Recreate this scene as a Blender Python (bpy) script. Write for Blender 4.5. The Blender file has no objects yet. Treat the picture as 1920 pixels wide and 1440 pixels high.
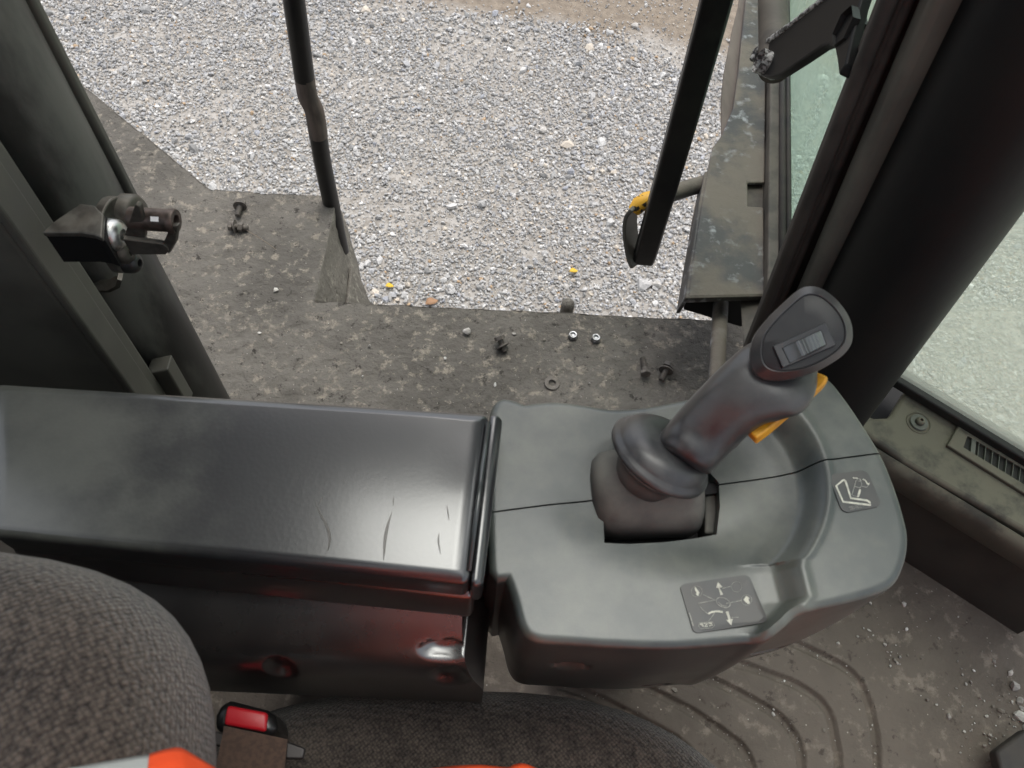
import bpy, bmesh, math, random
import numpy as np
from mathutils import Vector, Matrix
random.seed(7); RNG = np.random.default_rng(11)
scene = bpy.context.scene
COL = scene.collection

# ------------------------------------------------------------------ camera
F, W, H = 1450.0, 1920.0, 1440.0
_n = np.array([(860-960)/F, -(1580-720)/F, -1.0]); _n /= np.linalg.norm(_n)
UPc = -_n
Xc = np.array([1.0, 0, 0]); Xc = Xc - UPc*(Xc@UPc); Xc /= np.linalg.norm(Xc)
Yc = np.cross(UPc, Xc)
R = np.stack([Xc, Yc, UPc])                       # camera axes -> world axes
C = np.array([0.0, 0.0, 2.0])
cam = bpy.data.cameras.new('camera'); camo = bpy.data.objects.new('camera', cam); COL.objects.link(camo)
cam.sensor_width = 36.0; cam.lens = 36.0*F/W; cam.clip_start = 0.02; cam.clip_end = 1000
camo.matrix_world = Matrix.Translation(Vector(C)) @ Matrix(R.tolist()).to_4x4()
cam.dof.use_dof = True; cam.dof.focus_distance = 1.1; cam.dof.aperture_fstop = 17.0
scene.camera = camo

# ------------------------------------------------------------------ sky and sun (bright overcast day)
SUN_EL, SUN_AZ = 69.0, 20.0                       # azimuth measured from +Y towards +X
world = bpy.data.worlds.new('World'); scene.world = world; world.use_nodes = True
nt = world.node_tree; nt.nodes.clear()
sky = nt.nodes.new('ShaderNodeTexSky'); sky.sky_type = 'NISHITA'; sky.sun_disc = False
sky.sun_elevation = math.radians(SUN_EL); sky.sun_rotation = math.radians(SUN_AZ)
sky.dust_density = 4.0; sky.air_density = 1.0; sky.altitude = 50
hs = nt.nodes.new('ShaderNodeHueSaturation'); hs.inputs['Saturation'].default_value = 0.34
bg = nt.nodes.new('ShaderNodeBackground'); bg.inputs['Strength'].default_value = 0.15
wo = nt.nodes.new('ShaderNodeOutputWorld')
nt.links.new(sky.outputs[0], hs.inputs['Color']); nt.links.new(hs.outputs[0], bg.inputs['Color']); nt.links.new(bg.outputs[0], wo.inputs[0])
sun = bpy.data.lights.new('sun', 'SUN'); suno = bpy.data.objects.new('sun', sun); COL.objects.link(suno)
sun.energy = 0.8; sun.angle = math.radians(40); sun.color = (1.0, 0.96, 0.9)
_el, _az = math.radians(SUN_EL), math.radians(SUN_AZ)
suno.rotation_euler = Vector((-math.sin(_az)*math.cos(_el), -math.cos(_az)*math.cos(_el), -math.sin(_el))).to_track_quat('-Z', 'Y').to_euler()
scene.view_settings.view_transform = 'Standard'; scene.view_settings.look = 'None'
scene.view_settings.exposure = 0.80; scene.view_settings.gamma = 1.0; scene.view_settings.use_curve_mapping = False
scene.cycles.max_bounces = 10; scene.cycles.diffuse_bounces = 5; scene.cycles.glossy_bounces = 4
scene.cycles.transparent_max_bounces = 12; scene.cycles.caustics_reflective = False; scene.cycles.caustics_refractive = False

# ------------------------------------------------------------------ point helpers (a sight line met with a real plane)
def ray(px, py): return R @ np.array([(px-960)/F, -(py-720)/F, -1.0])
def PZ(px, py, z): d = ray(px, py); return C + d*((z-C[2])/d[2])
def PY(px, py, y): d = ray(px, py); return C + d*((y-C[1])/d[1])
def PP(px, py, p0, n): d = ray(px, py); return C + d*(np.dot(np.array(p0)-C, n)/np.dot(d, n))
def unit(v): v = np.array(v, float); return v/np.linalg.norm(v)
def level_px(xy, z):                               # map coordinates of a horizontal plane, inverse of PZ
    xy = np.asarray(xy); w = np.stack([xy[..., 0]-C[0], xy[..., 1]-C[1], np.full(xy.shape[:-1], z-C[2])], -1)
    c = w @ R
    return np.stack([960 + F*c[..., 0]/-c[..., 2], 720 - F*c[..., 1]/-c[..., 2]], -1)
def sstep(a, b, x): t = np.clip((np.asarray(x, float)-a)/(b-a), 0, 1); return t*t*(3-2*t)
_perm = RNG.random((256, 256))
def vnoise(x, y):
    xi, yi = np.floor(x).astype(int), np.floor(y).astype(int); fx, fy = x-xi, y-yi
    fx = fx*fx*(3-2*fx); fy = fy*fy*(3-2*fy); g = lambda a, b: _perm[a % 256, b % 256]
    return (g(xi, yi)*(1-fx)+g(xi+1, yi)*fx)*(1-fy)+(g(xi, yi+1)*(1-fx)+g(xi+1, yi+1)*fx)*fy
def fbm(x, y, o=4):
    s = np.zeros_like(x, dtype=float); a = .5
    for k in range(o): s += a*(vnoise(x*2**k+13.7*k, y*2**k+7.1*k)-.5); a *= .55
    return s
def smooth_path(pts, n=12, closed=False):
    P = [np.array(p, float) for p in pts]; N = len(P); out = []
    seg = N if closed else N-1
    for i in range(seg):
        p0 = P[(i-1) % N] if closed or i > 0 else 2*P[0]-P[1]
        p1, p2 = P[i], P[(i+1) % N]
        p3 = P[(i+2) % N] if closed or i+2 < N else 2*P[-1]-P[-2]
        for k in range(n):
            t = k/n
            out.append(.5*((2*p1)+(-p0+p2)*t+(2*p0-5*p1+4*p2-p3)*t*t+(-p0+3*p1-3*p2+p3)*t**3))
    if not closed: out.append(P[-1])
    return out

# ------------------------------------------------------------------ object helpers
LOC = {}; KEEP_SMOOTH = {'person'}
def tag(o, label=None, cat=None, group=None, kind=None):
    for k, v in (('label', label), ('category', cat), ('group', group), ('kind', kind)):
        if v: o[k] = v
    return o
def thing(name, label, cat, loc=(0, 0, 0), group=None):
    o = bpy.data.objects.new(name, None); o.empty_display_size = .03; COL.objects.link(o); o.location = tuple(loc)
    LOC[o.name] = np.array(loc, float); return tag(o, label, cat, group)
def link_mesh(name, me, mat, parent=None, origin=None, smooth=None, bevel=None, sub=0):
    o = bpy.data.objects.new(name, me); COL.objects.link(o)
    off = np.zeros(3)
    if parent is not None: o.parent = parent; off = LOC.get(parent.name, np.zeros(3))
    elif origin is not None: off = np.array(origin, float); o.location = tuple(off)
    LOC[o.name] = off                               # world position of the object's own origin
    if np.any(off): me.transform(Matrix.Translation(Vector(-off)))
    if mat and not me.materials: me.materials.append(mat)
    if smooth is None and me.name not in KEEP_SMOOTH: me.polygons.foreach_set('use_smooth', [False]*len(me.polygons))
    if smooth is not None:
        me.polygons.foreach_set('use_smooth', [True]*len(me.polygons))
        if smooth < 179: me.set_sharp_from_angle(angle=math.radians(smooth))
    if bevel:
        m = o.modifiers.new('bevel', 'BEVEL'); m.width = bevel; m.segments = 3; m.limit_method = 'ANGLE'; m.angle_limit = math.radians(35)
    if sub:
        m = o.modifiers.new('subdivision', 'SUBSURF'); m.levels = sub; m.render_levels = sub
    return o
def obj(name, vf, mat, parent=None, **kw):
    v, f = vf
    me = bpy.data.meshes.new(name); me.from_pydata([tuple(map(float, p)) for p in v], [], f); me.update()
    bm = bmesh.new(); bm.from_mesh(me); bmesh.ops.recalc_face_normals(bm, faces=bm.faces); bm.to_mesh(me); bm.free()
    return link_mesh(name, me, mat, parent, **kw)
def join(*vfs):
    V, Fc = [], []
    for v, f in vfs:
        b = len(V); V += [tuple(p) for p in v]; Fc += [tuple(i+b for i in q) for q in f]
    return V, Fc
def frame(t, hint=(0, 0, 1)):
    t = unit(t); h = np.array(hint, float)
    if abs(t@unit(h)) > .95: h = np.array([1.0, .3, 0])
    a = unit(np.cross(h, t)); return t, a, np.cross(t, a)
def tube(path, r, seg=16, caps=True):
    P = [np.array(p, float) for p in path]; n = len(P); V = []; Fc = []
    rs = r if hasattr(r, '__len__') else [r]*n
    t, a, b = frame(P[1]-P[0])
    for i in range(n):
        tt = unit(P[min(i+1, n-1)]-P[max(i-1, 0)]); a = unit(a-tt*(a@tt)); b = np.cross(tt, a)
        for k in range(seg):
            q = 2*math.pi*k/seg; V.append(P[i]+rs[i]*(math.cos(q)*a+math.sin(q)*b))
    for i in range(n-1):
        for k in range(seg): Fc.append((i*seg+k, i*seg+(k+1) % seg, (i+1)*seg+(k+1) % seg, (i+1)*seg+k))
    if caps: Fc.append(tuple(range(seg))[::-1]); Fc.append(tuple((n-1)*seg+k for k in range(seg)))
    return V, Fc
def strip(path, w, th, wdir):                       # flat bar following a path
    P = [np.array(p, float) for p in path]; n = len(P); V = []; Fc = []; wdir = unit(wdir)
    for i in range(n):
        t = unit(P[min(i+1, n-1)]-P[max(i-1, 0)]); wv = unit(wdir-t*(wdir@t)); nn = np.cross(t, wv)
        for a, b in ((-1, -1), (1, -1), (1, 1), (-1, 1)): V.append(P[i]+wv*a*w/2+nn*b*th/2)
    for i in range(n-1):
        for k in range(4): Fc.append((i*4+k, i*4+(k+1) % 4, i*4+4+(k+1) % 4, i*4+4+k))
    Fc += [(0, 1, 2, 3), tuple((n-1)*4+k for k in (3, 2, 1, 0))]
    return V, Fc
def prism(poly, vec):
    P = [np.array(p, float) for p in poly]; n = len(P); vec = np.array(vec, float)
    V = P+[p+vec for p in P]
    return V, [tuple(range(n)), tuple(range(2*n-1, n-1, -1))]+[(i, i+n, (i+1) % n+n, (i+1) % n) for i in range(n)]
def box(c, sx, sy, sz, ax=None):
    c = np.array(c, float); A = np.eye(3) if ax is None else np.array(ax, float)
    V = [c+A[0]*sx/2*i+A[1]*sy/2*j+A[2]*sz/2*k for i in (-1, 1) for j in (-1, 1) for k in (-1, 1)]
    return V, [(0, 1, 3, 2), (4, 6, 7, 5), (0, 4, 5, 1), (2, 3, 7, 6), (0, 2, 6, 4), (1, 5, 7, 3)]
def loft(rings, closed_ends=True):
    V = [p for r in rings for p in r]; n = len(rings[0]); Fc = []
    for i in range(len(rings)-1):
        for k in range(n): Fc.append((i*n+k, i*n+(k+1) % n, (i+1)*n+(k+1) % n, (i+1)*n+k))
    if closed_ends: Fc += [tuple(range(n))[::-1], tuple((len(rings)-1)*n+k for k in range(n))]
    return V, Fc
def lathe(profile, origin, axis, seg=32, hint=(0, 0, 1), caps=True):   # profile: (radius, height) pairs
    t, a, b = frame(axis, hint); o = np.array(origin, float)
    return loft([[o+t*h+max(r, 1e-5)*(math.cos(2*math.pi*k/seg)*a+math.sin(2*math.pi*k/seg)*b) for k in range(seg)] for r, h in profile], caps)
def rounded_box_warp(corners_bot, corners_top, rad=.12, segs=5, cuts=3):
    """bevelled unit cube, trilinearly mapped on eight corners (each list: 00,10,11,01)"""
    bm = bmesh.new(); bmesh.ops.create_cube(bm, size=1.0)
    d = [np.linalg.norm(np.subtract(corners_top[1], corners_top[0])), np.linalg.norm(np.subtract(corners_top[3], corners_top[0])), np.linalg.norm(np.subtract(corners_top[0], corners_bot[0]))]
    bmesh.ops.scale(bm, vec=d, verts=bm.verts)
    bmesh.ops.bevel(bm, geom=list(bm.edges), offset=rad, segments=segs, affect='EDGES', profile=.5)
    B = np.array(corners_bot, float); T = np.array(corners_top, float); V = []
    for v in bm.verts:
        u, w, h = v.co.x/d[0]+.5, v.co.y/d[1]+.5, v.co.z/d[2]+.5
        q = lambda K: (K[0]*(1-u)+K[1]*u)*(1-w)+(K[3]*(1-u)+K[2]*u)*w
        V.append(q(B)*(1-h)+q(T)*h)
    bm.verts.index_update()
    Fc = [tuple(v.index for v in f.verts) for f in bm.faces]; bm.free()
    return V, Fc
def circle(c, n, r, seg=24):
    t, a, b = frame(n); return [np.array(c)+r*(math.cos(2*math.pi*k/seg)*a+math.sin(2*math.pi*k/seg)*b) for k in range(seg)]

# ------------------------------------------------------------------ materials
def mat(name, col, rough=.5, metal=0.0, col2=None, nscale=30, ramp=(.4, .6), dust=0.0, dustcol=(.13, .115, .09), dscale=18, dramp=(.35, .65),
        dup=True, bumps=(), coat=0.0, cior=1.5, spec=.5, drough=.85, sheen=0.0, dgrad=None, stretch=None, rough2=None, crough=.15):
    m = bpy.data.materials.new(name); m.use_nodes = True; t = m.node_tree; L = t.links.new; N = t.nodes.new
    b = t.nodes['Principled BSDF']; b.inputs['Metallic'].default_value = metal
    b.inputs['Coat Weight'].default_value = coat; b.inputs['Coat Roughness'].default_value = crough; b.inputs['Coat IOR'].default_value = cior; b.inputs['Specular IOR Level'].default_value = spec
    if sheen: b.inputs['Sheen Weight'].default_value = sheen
    tc = N('ShaderNodeNewGeometry'); vec = tc.outputs['Position']
    if stretch:
        mp = N('ShaderNodeMapping'); mp.inputs['Scale'].default_value = stretch; L(vec, mp.inputs['Vector']); vec = mp.outputs[0]
    def noise(s, d=5, r=.55):
        n = N('ShaderNodeTexNoise'); n.inputs['Scale'].default_value = s; n.inputs['Detail'].default_value = d; n.inputs['Roughness'].default_value = r; L(vec, n.inputs['Vector']); return n
    def rmp(src, a, c):
        r = N('ShaderNodeMapRange'); r.interpolation_type = 'SMOOTHSTEP'; r.inputs[1].default_value = a; r.inputs[2].default_value = c; L(src, r.inputs[0]); return r.outputs[0]
    def mixc(f, A, B):
        x = N('ShaderNodeMix'); x.data_type = 'RGBA'; L(f, x.inputs[0])
        for k, s in ((6, A), (7, B)):
            if isinstance(s, tuple): x.inputs[k].default_value = (*s, 1)
            else: L(s, x.inputs[k])
        return x.outputs[2]
    def mixf(f, A, B):
        x = N('ShaderNodeMix'); x.data_type = 'FLOAT'; L(f, x.inputs[0])
        for k, s in ((2, A), (3, B)):
            if isinstance(s, (int, float)): x.inputs[k].default_value = s
            else: L(s, x.inputs[k])
        return x.outputs[0]
    c = tuple(col); r = rough
    if col2:
        f = rmp(noise(nscale).outputs['Fac'], *ramp); c = mixc(f, tuple(col), tuple(col2))
        if rough2 is not None: r = mixf(f, rough, rough2)
    if dust:
        df_ = noise(dscale, 7, .62).outputs['Fac']
        if dgrad:
            sp = N('ShaderNodeSeparateXYZ'); L(tc.outputs['Position'], sp.inputs[0]); ma = N('ShaderNodeMath'); ma.operation = 'MULTIPLY_ADD'; L(sp.outputs['X'], ma.inputs[0]); ma.inputs[1].default_value = dgrad[0]; ma.inputs[2].default_value = dgrad[1]
            ad = N('ShaderNodeMath'); ad.operation = 'ADD'; L(ma.outputs[0], ad.inputs[0]); L(df_, ad.inputs[1]); df_ = ad.outputs[0]
        f = rmp(df_, *dramp)
        mu = N('ShaderNodeMath'); mu.operation = 'MULTIPLY'; L(f, mu.inputs[0]); mu.inputs[1].default_value = dust; f = mu.outputs[0]
        if dup:
            sx = N('ShaderNodeSeparateXYZ'); L(tc.outputs['Normal'], sx.inputs[0]); g = rmp(sx.outputs['Z'], -.2, .8)
            mu = N('ShaderNodeMath'); mu.operation = 'MULTIPLY'; L(f, mu.inputs[0]); L(g, mu.inputs[1]); f = mu.outputs[0]
        c = mixc(f, c, tuple(dustcol)); r = mixf(f, r, drough)
    if isinstance(c, tuple): b.inputs['Base Color'].default_value = (*c, 1)
    else: L(c, b.inputs['Base Color'])
    if isinstance(r, (int, float)): b.inputs['Roughness'].default_value = r
    else: L(r, b.inputs['Roughness'])
    last = None
    for s, st, dist in bumps:
        bp = N('ShaderNodeBump'); bp.inputs['Strength'].default_value = st; bp.inputs['Distance'].default_value = dist
        if s < 0:
            v = N('ShaderNodeTexVoronoi'); v.inputs['Scale'].default_value = -s; L(vec, v.inputs['Vector']); L(v.outputs['Distance'], bp.inputs['Height'])
        else: L(noise(s, 6).outputs['Fac'], bp.inputs['Height'])
        if last: L(last, bp.inputs['Normal'])
        last = bp.outputs[0]
    if last: L(last, b.inputs['Normal'])
    return m

DUST = (.15, .132, .10)
M = {}
M['black_paint'] = mat('black_paint', (.012, .013, .013), .38, col2=(.03, .03, .028), nscale=14, ramp=(.45, .7), dust=.55, dustcol=(.085, .08, .065), dscale=9, dramp=(.42, .72), dup=False, bumps=((60, .15, .002),))
M['pillar_paint'] = mat('pillar_paint', (.008, .009, .010), .40, col2=(.035, .036, .032), nscale=8, ramp=(.45, .7), dust=.9, dustcol=(.145, .142, .125), dscale=9, dramp=(.42, .62), dup=False, bumps=((90, .12, .0015),), stretch=(1, 1, .35))
M['front_pillar_paint'] = mat('front_pillar_paint', (.006, .007, .008), .5, spec=.25, col2=(.012, .0125, .012), nscale=8, ramp=(.45, .7), dust=.35, dustcol=(.07, .066, .056), dscale=9, dramp=(.55, .78), dup=False, bumps=((90, .12, .0015),), stretch=(1, 1, .35))
M['arm_black'] = mat('arm_black', (.006, .006, .006), .55, spec=.2, dust=.3, dustcol=(.05, .046, .04), dscale=30, dramp=(.55, .75))
M['rail_paint'] = mat('rail_paint', (.006, .006, .007), .34, spec=.4, col2=(.012, .0115, .011), nscale=30, dust=.12, dscale=20, bumps=((120, .1, .001),))
M['worn_brown'] = mat('worn_brown', (.13, .10, .085), .6, col2=(.06, .048, .04), nscale=60, stretch=(1, 1, .2), bumps=((150, .2, .001),))
M['olive_trim'] = mat('olive_trim', (.068, .067, .057), .5, col2=(.090, .087, .073), nscale=9, dust=.5, dustcol=(.14, .137, .11), dup=False, dscale=12, bumps=((400, .12, .0006),))
M['rubber'] = mat('rubber', (.018, .017, .016), .6, dust=.7, dustcol=(.075, .065, .055), dscale=16, dramp=(.3, .65), dup=False, bumps=((200, .15, .001),))
M['jamb'] = mat('jamb', (.022, .019, .017), .55, col2=(.045, .039, .033), nscale=12, dust=.5, dustcol=(.07, .06, .048), dscale=20, dup=False, bumps=((150, .2, .001),))
M['deck'] = None
M['dirty_steel'] = mat('dirty_steel', (.060, .059, .058), .55, col2=(.34, .35, .36), nscale=46, ramp=(.54, .72), dust=.92, dustcol=(.190, .163, .132), dscale=7, dramp=(.38, .56), bumps=((60, .5, .004), (300, .4, .001)))
M['door_steel'] = mat('door_steel', (.05, .044, .038), .6, col2=(.10, .085, .07), nscale=26, dust=.5, dscale=9, dup=False, bumps=((120, .25, .001),))
M['door_skin'] = mat('door_skin', (.17, .135, .115), .6, col2=(.11, .085, .07), nscale=30, dust=.4, dscale=9, dup=False, stretch=(1, .25, 1), bumps=((120, .2, .001),))
M['rocker'] = mat('rocker', (.045, .055, .052), .3, coat=.9, cior=1.9, crough=.2)
M['latch_black'] = mat('latch_black', (.008, .008, .008), .6, spec=.25)
M['grip_dark'] = mat('grip_dark', (.012, .012, .013), .45, col2=(.018, .018, .018), nscale=40, bumps=((1600, .12, .0004),))
M['galv'] = mat('galv', (.32, .33, .34), .38, .85, col2=(.2, .2, .2), nscale=120, bumps=((300, .1, .0005),))
M['rusty'] = mat('rusty', (.12, .108, .098), .55, .3, col2=(.20, .175, .15), nscale=160, ramp=(.45, .7), dust=.4, dscale=90, bumps=((500, .35, .001),))
M['latch_steel'] = mat('latch_steel', (.12, .115, .10), .42, .55, col2=(.055, .05, .042), nscale=60, ramp=(.4, .65), dust=.45, dustcol=(.17, .15, .12), dscale=40, dup=True, bumps=((200, .2, .0006),))
M['pin_steel'] = mat('pin_steel', (.12, .09, .075), .42, .6, col2=(.045, .036, .03), nscale=90, ramp=(.4, .65), bumps=((300, .3, .0005),))
M['bright_steel'] = mat('bright_steel', (.55, .55, .53), .33, .9, col2=(.25, .24, .22), nscale=150, ramp=(.5, .7), bumps=((500, .3, .0005),))
M['corroded'] = mat('corroded', (.5, .5, .48), .7, .2, col2=(.08, .075, .07), nscale=200, ramp=(.42, .58), bumps=((350, .9, .003),))
M['vinyl'] = mat('vinyl', (.013, .014, .016), .38, dust=.75, dustcol=(.105, .108, .092), dscale=9, dramp=(.45, .85), dgrad=(-1.9, -.30), bumps=((-360, .10, .0008), (60, .05, .002)), drough=.55, coat=.8, cior=1.85, crough=.20)
M['gloss_black'] = mat('gloss_black', (.012, .011, .011), .34, col2=(.02, .018, .017), nscale=20, bumps=((900, .06, .0003),), coat=.9, cior=2.4, crough=.27, dust=.25, dustcol=(.06, .055, .048), dscale=14)
M['welt'] = mat('welt', (.03, .036, .036), .22, coat=.5)
M['console'] = mat('console', (.027, .037, .0355), .42, col2=(.045, .056, .052), nscale=11, ramp=(.35, .7), rough2=.30, coat=.45, cior=1.75, crough=.36, dust=.6, dustcol=(.17, .178, .14), dscale=11, dramp=(.35, .75), bumps=((1100, .22, .0004), (18, .05, .004)), drough=.62)  # green cast of light through tinted glass is put into the base colour
M['grip'] = mat('grip', (.020, .020, .022), .38, col2=(.030, .030, .031), coat=.32, cior=1.65, crough=.28, nscale=30, dust=.3, dustcol=(.12, .115, .105), dscale=30, bumps=((1600, .10, .0004),))
M['drum'] = mat('drum', (.04, .038, .036), .42, dust=.95, dustcol=(.17, .165, .14), dscale=16, dramp=(.25, .65), bumps=((1200, .1, .0004),))
M['dark_gap'] = mat('dark_gap', (.006, .005, .005), .7)
M['yellow'] = mat('yellow', (.75, .38, .02), .42, col2=(.6, .28, .02), nscale=80, bumps=((400, .1, .0005),))
M['tape'] = mat('tape', (.70, .38, .03), .5, col2=(.02, .018, .015), nscale=110, ramp=(.58, .62))
M['decal'] = mat('decal', (.055, .058, .058), .42, col2=(.07, .07, .066), nscale=40)
M['print'] = mat('print', (.62, .62, .52), .55, col2=(.45, .45, .38), nscale=300)
M['print_worn'] = mat('print_worn', (.34, .345, .30), .55, col2=(.20, .20, .185), nscale=500)
M['fabric'] = None
M['red'] = mat('red', (.45, .012, .02), .4)
M['webbing'] = mat('webbing', (.085, .05, .035), .85, col2=(.06, .036, .026), nscale=300, bumps=((900, .4, .001),))
M['belt_metal'] = mat('belt_metal', (.06, .055, .055), .4, .7)
M['belt_case'] = mat('belt_case', (.01, .01, .01), .3)
M['kick'] = mat('kick', (.020, .018, .015), .6, col2=(.03, .027, .022), nscale=10, dust=.4, dustcol=(.055, .048, .038), dscale=12, dup=False, bumps=((300, .15, .001),))
M['dash'] = mat('dash', (.060, .056, .043), .6, col2=(.050, .047, .036), nscale=20, dust=.85, dustcol=(.175, .162, .122), dscale=13, dramp=(.40, .56), bumps=((500, .12, .0008),))
M['dash_dark'] = mat('dash_dark', (.01, .01, .009), .6)
M['slat'] = mat('slat', (.12, .125, .105), .5)
M['shell'] = mat('shell', (.10, .10, .095), .7, col2=(.08, .08, .075), nscale=20)
M['hivis'] = mat('hivis', (.95, .09, .012), .75, col2=(.85, .075, .01), nscale=30, bumps=((60, .3, .004), (900, .2, .0005)))
M['reflective'] = mat('reflective', (.42, .44, .43), .45, bumps=((700, .3, .0005),))
M['skin'] = mat('skin', (.45, .27, .19), .55)
M['hair'] = mat('hair', (.03, .022, .016), .7)
M['leaf_yellow'] = mat('leaf_yellow', (.65, .42, .03), .6)
M['leaf_brown'] = mat('leaf_brown', (.30, .17, .09), .7)
M['stone_pale'] = mat('stone_pale', (.5, .48, .45), .8, col2=(.38, .36, .33), nscale=120, bumps=((300, .4, .002),))
M['cable'] = mat('cable', (.20, .16, .12), .7)
M['paint_white'] = mat('paint_white', (.8, .8, .78), .5)

def island_mat(name, stops, rough=.85, bump=(400, .4, .001)):
    m = bpy.data.materials.new(name); m.use_nodes = True; t = m.node_tree; L = t.links.new; N = t.nodes.new; b = t.nodes['Principled BSDF']
    g = N('ShaderNodeNewGeometry'); cr = N('ShaderNodeValToRGB'); cr.color_ramp.interpolation = 'CONSTANT'
    e = cr.color_ramp.elements; e[0].position = 0; e[0].color = (*stops[0][1], 1); e[1].position = stops[1][0]; e[1].color = (*stops[1][1], 1)
    for p, c in stops[2:]: x = e.new(p); x.color = (*c, 1)
    L(g.outputs['Random Per Island'], cr.inputs[0])
    n = N('ShaderNodeTexNoise'); n.inputs['Scale'].default_value = 160; L(g.outputs['Position'], n.inputs['Vector'])
    mx = N('ShaderNodeMix'); mx.data_type = 'RGBA'; mx.blend_type = 'OVERLAY'; mx.inputs[0].default_value = .35; L(cr.outputs[0], mx.inputs[6]); L(n.outputs['Fac'], mx.inputs[7])
    L(mx.outputs[2], b.inputs['Base Color']); b.inputs['Roughness'].default_value = rough
    bp = N('ShaderNodeBump'); bp.inputs['Strength'].default_value = bump[1]; bp.inputs['Distance'].default_value = bump[2]
    n2 = N('ShaderNodeTexNoise'); n2.inputs['Scale'].default_value = bump[0]; L(g.outputs['Position'], n2.inputs['Vector']); L(n2.outputs['Fac'], bp.inputs['Height']); L(bp.outputs[0], b.inputs['Normal'])
    return m
M['gravel'] = island_mat('gravel', [(0, (.28, .275, .265)), (.08, (.36, .355, .345)), (.24, (.42, .412, .40)), (.46, (.49, .48, .465)), (.62, (.39, .39, .395)), (.74, (.56, .55, .53)),
                                    (.88, (.70, .685, .66)), (.92, (.56, .50, .42)), (.962, (.36, .37, .40)), (.988, (.42, .30, .19))])
M['grit'] = island_mat('grit', [(0, (.35, .33, .3)), (.5, (.5, .48, .44)), (.8, (.2, .18, .15)), (.93, (.7, .69, .66))])

def ground_mat():
    m = bpy.data.materials.new('gravel_ground'); m.use_nodes = True; t = m.node_tree; L = t.links.new; N = t.nodes.new; b = t.nodes['Principled BSDF']; b.inputs['Roughness'].default_value = .95
    g = N('ShaderNodeNewGeometry'); P = g.outputs['Position']
    v = N('ShaderNodeTexVoronoi'); v.inputs['Scale'].default_value = 75; L(P, v.inputs['Vector'])
    cr = N('ShaderNodeValToRGB'); e = cr.color_ramp.elements; e[0].color = (.26, .238, .21, 1); e[1].color = (.40, .378, .348, 1); e[0].position = .15; e[1].position = .9
    sx = N('ShaderNodeSeparateColor'); L(v.outputs['Color'], sx.inputs[0]); L(sx.outputs[0], cr.inputs[0])
    # dirt strip beyond the gravel: y + .04 x + noise > 3.08
    dn = N('ShaderNodeTexNoise'); dn.inputs['Scale'].default_value = 5; dn.inputs['Detail'].default_value = 6; L(P, dn.inputs['Vector'])
    s2 = N('ShaderNodeSeparateXYZ'); L(P, s2.inputs[0])
    a = N('ShaderNodeMath'); a.operation = 'MULTIPLY_ADD'; L(s2.outputs[0], a.inputs[0]); a.inputs[1].default_value = .17; L(s2.outputs[1], a.inputs[2])
    a2 = N('ShaderNodeMath'); a2.operation = 'MULTIPLY_ADD'; L(dn.outputs['Fac'], a2.inputs[0]); a2.inputs[1].default_value = .35; L(a.outputs[0], a2.inputs[2])
    r = N('ShaderNodeMapRange'); r.inputs[1].default_value = 3.10; r.inputs[2].default_value = 3.22; L(a2.outputs[0], r.inputs[0])
    n3 = N('ShaderNodeTexNoise'); n3.inputs['Scale'].default_value = 30; n3.inputs['Detail'].default_value = 9; L(P, n3.inputs['Vector'])
    c3 = N('ShaderNodeValToRGB'); e = c3.color_ramp.elements; e[0].position = .3; e[0].color = (.16, .13, .10, 1); e[1].position = .7; e[1].color = (.27, .225, .175, 1); L(n3.outputs['Fac'], c3.inputs[0])
    mx = N('ShaderNodeMix'); mx.data_type = 'RGBA'; L(r.outputs[0], mx.inputs[0]); L(cr.outputs[0], mx.inputs[6]); L(c3.outputs[0], mx.inputs[7]); L(mx.outputs[2], b.inputs['Base Color'])
    bp = N('ShaderNodeBump'); bp.inputs['Strength'].default_value = .6; bp.inputs['Distance'].default_value = .006; n4 = N('ShaderNodeTexNoise'); n4.inputs['Scale'].default_value = 110; n4.inputs['Detail'].default_value = 6; L(P, n4.inputs['Vector']); L(n4.outputs['Fac'], bp.inputs['Height']); L(bp.outputs[0], b.inputs['Normal'])
    return m
M['ground'] = ground_mat()

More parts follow.
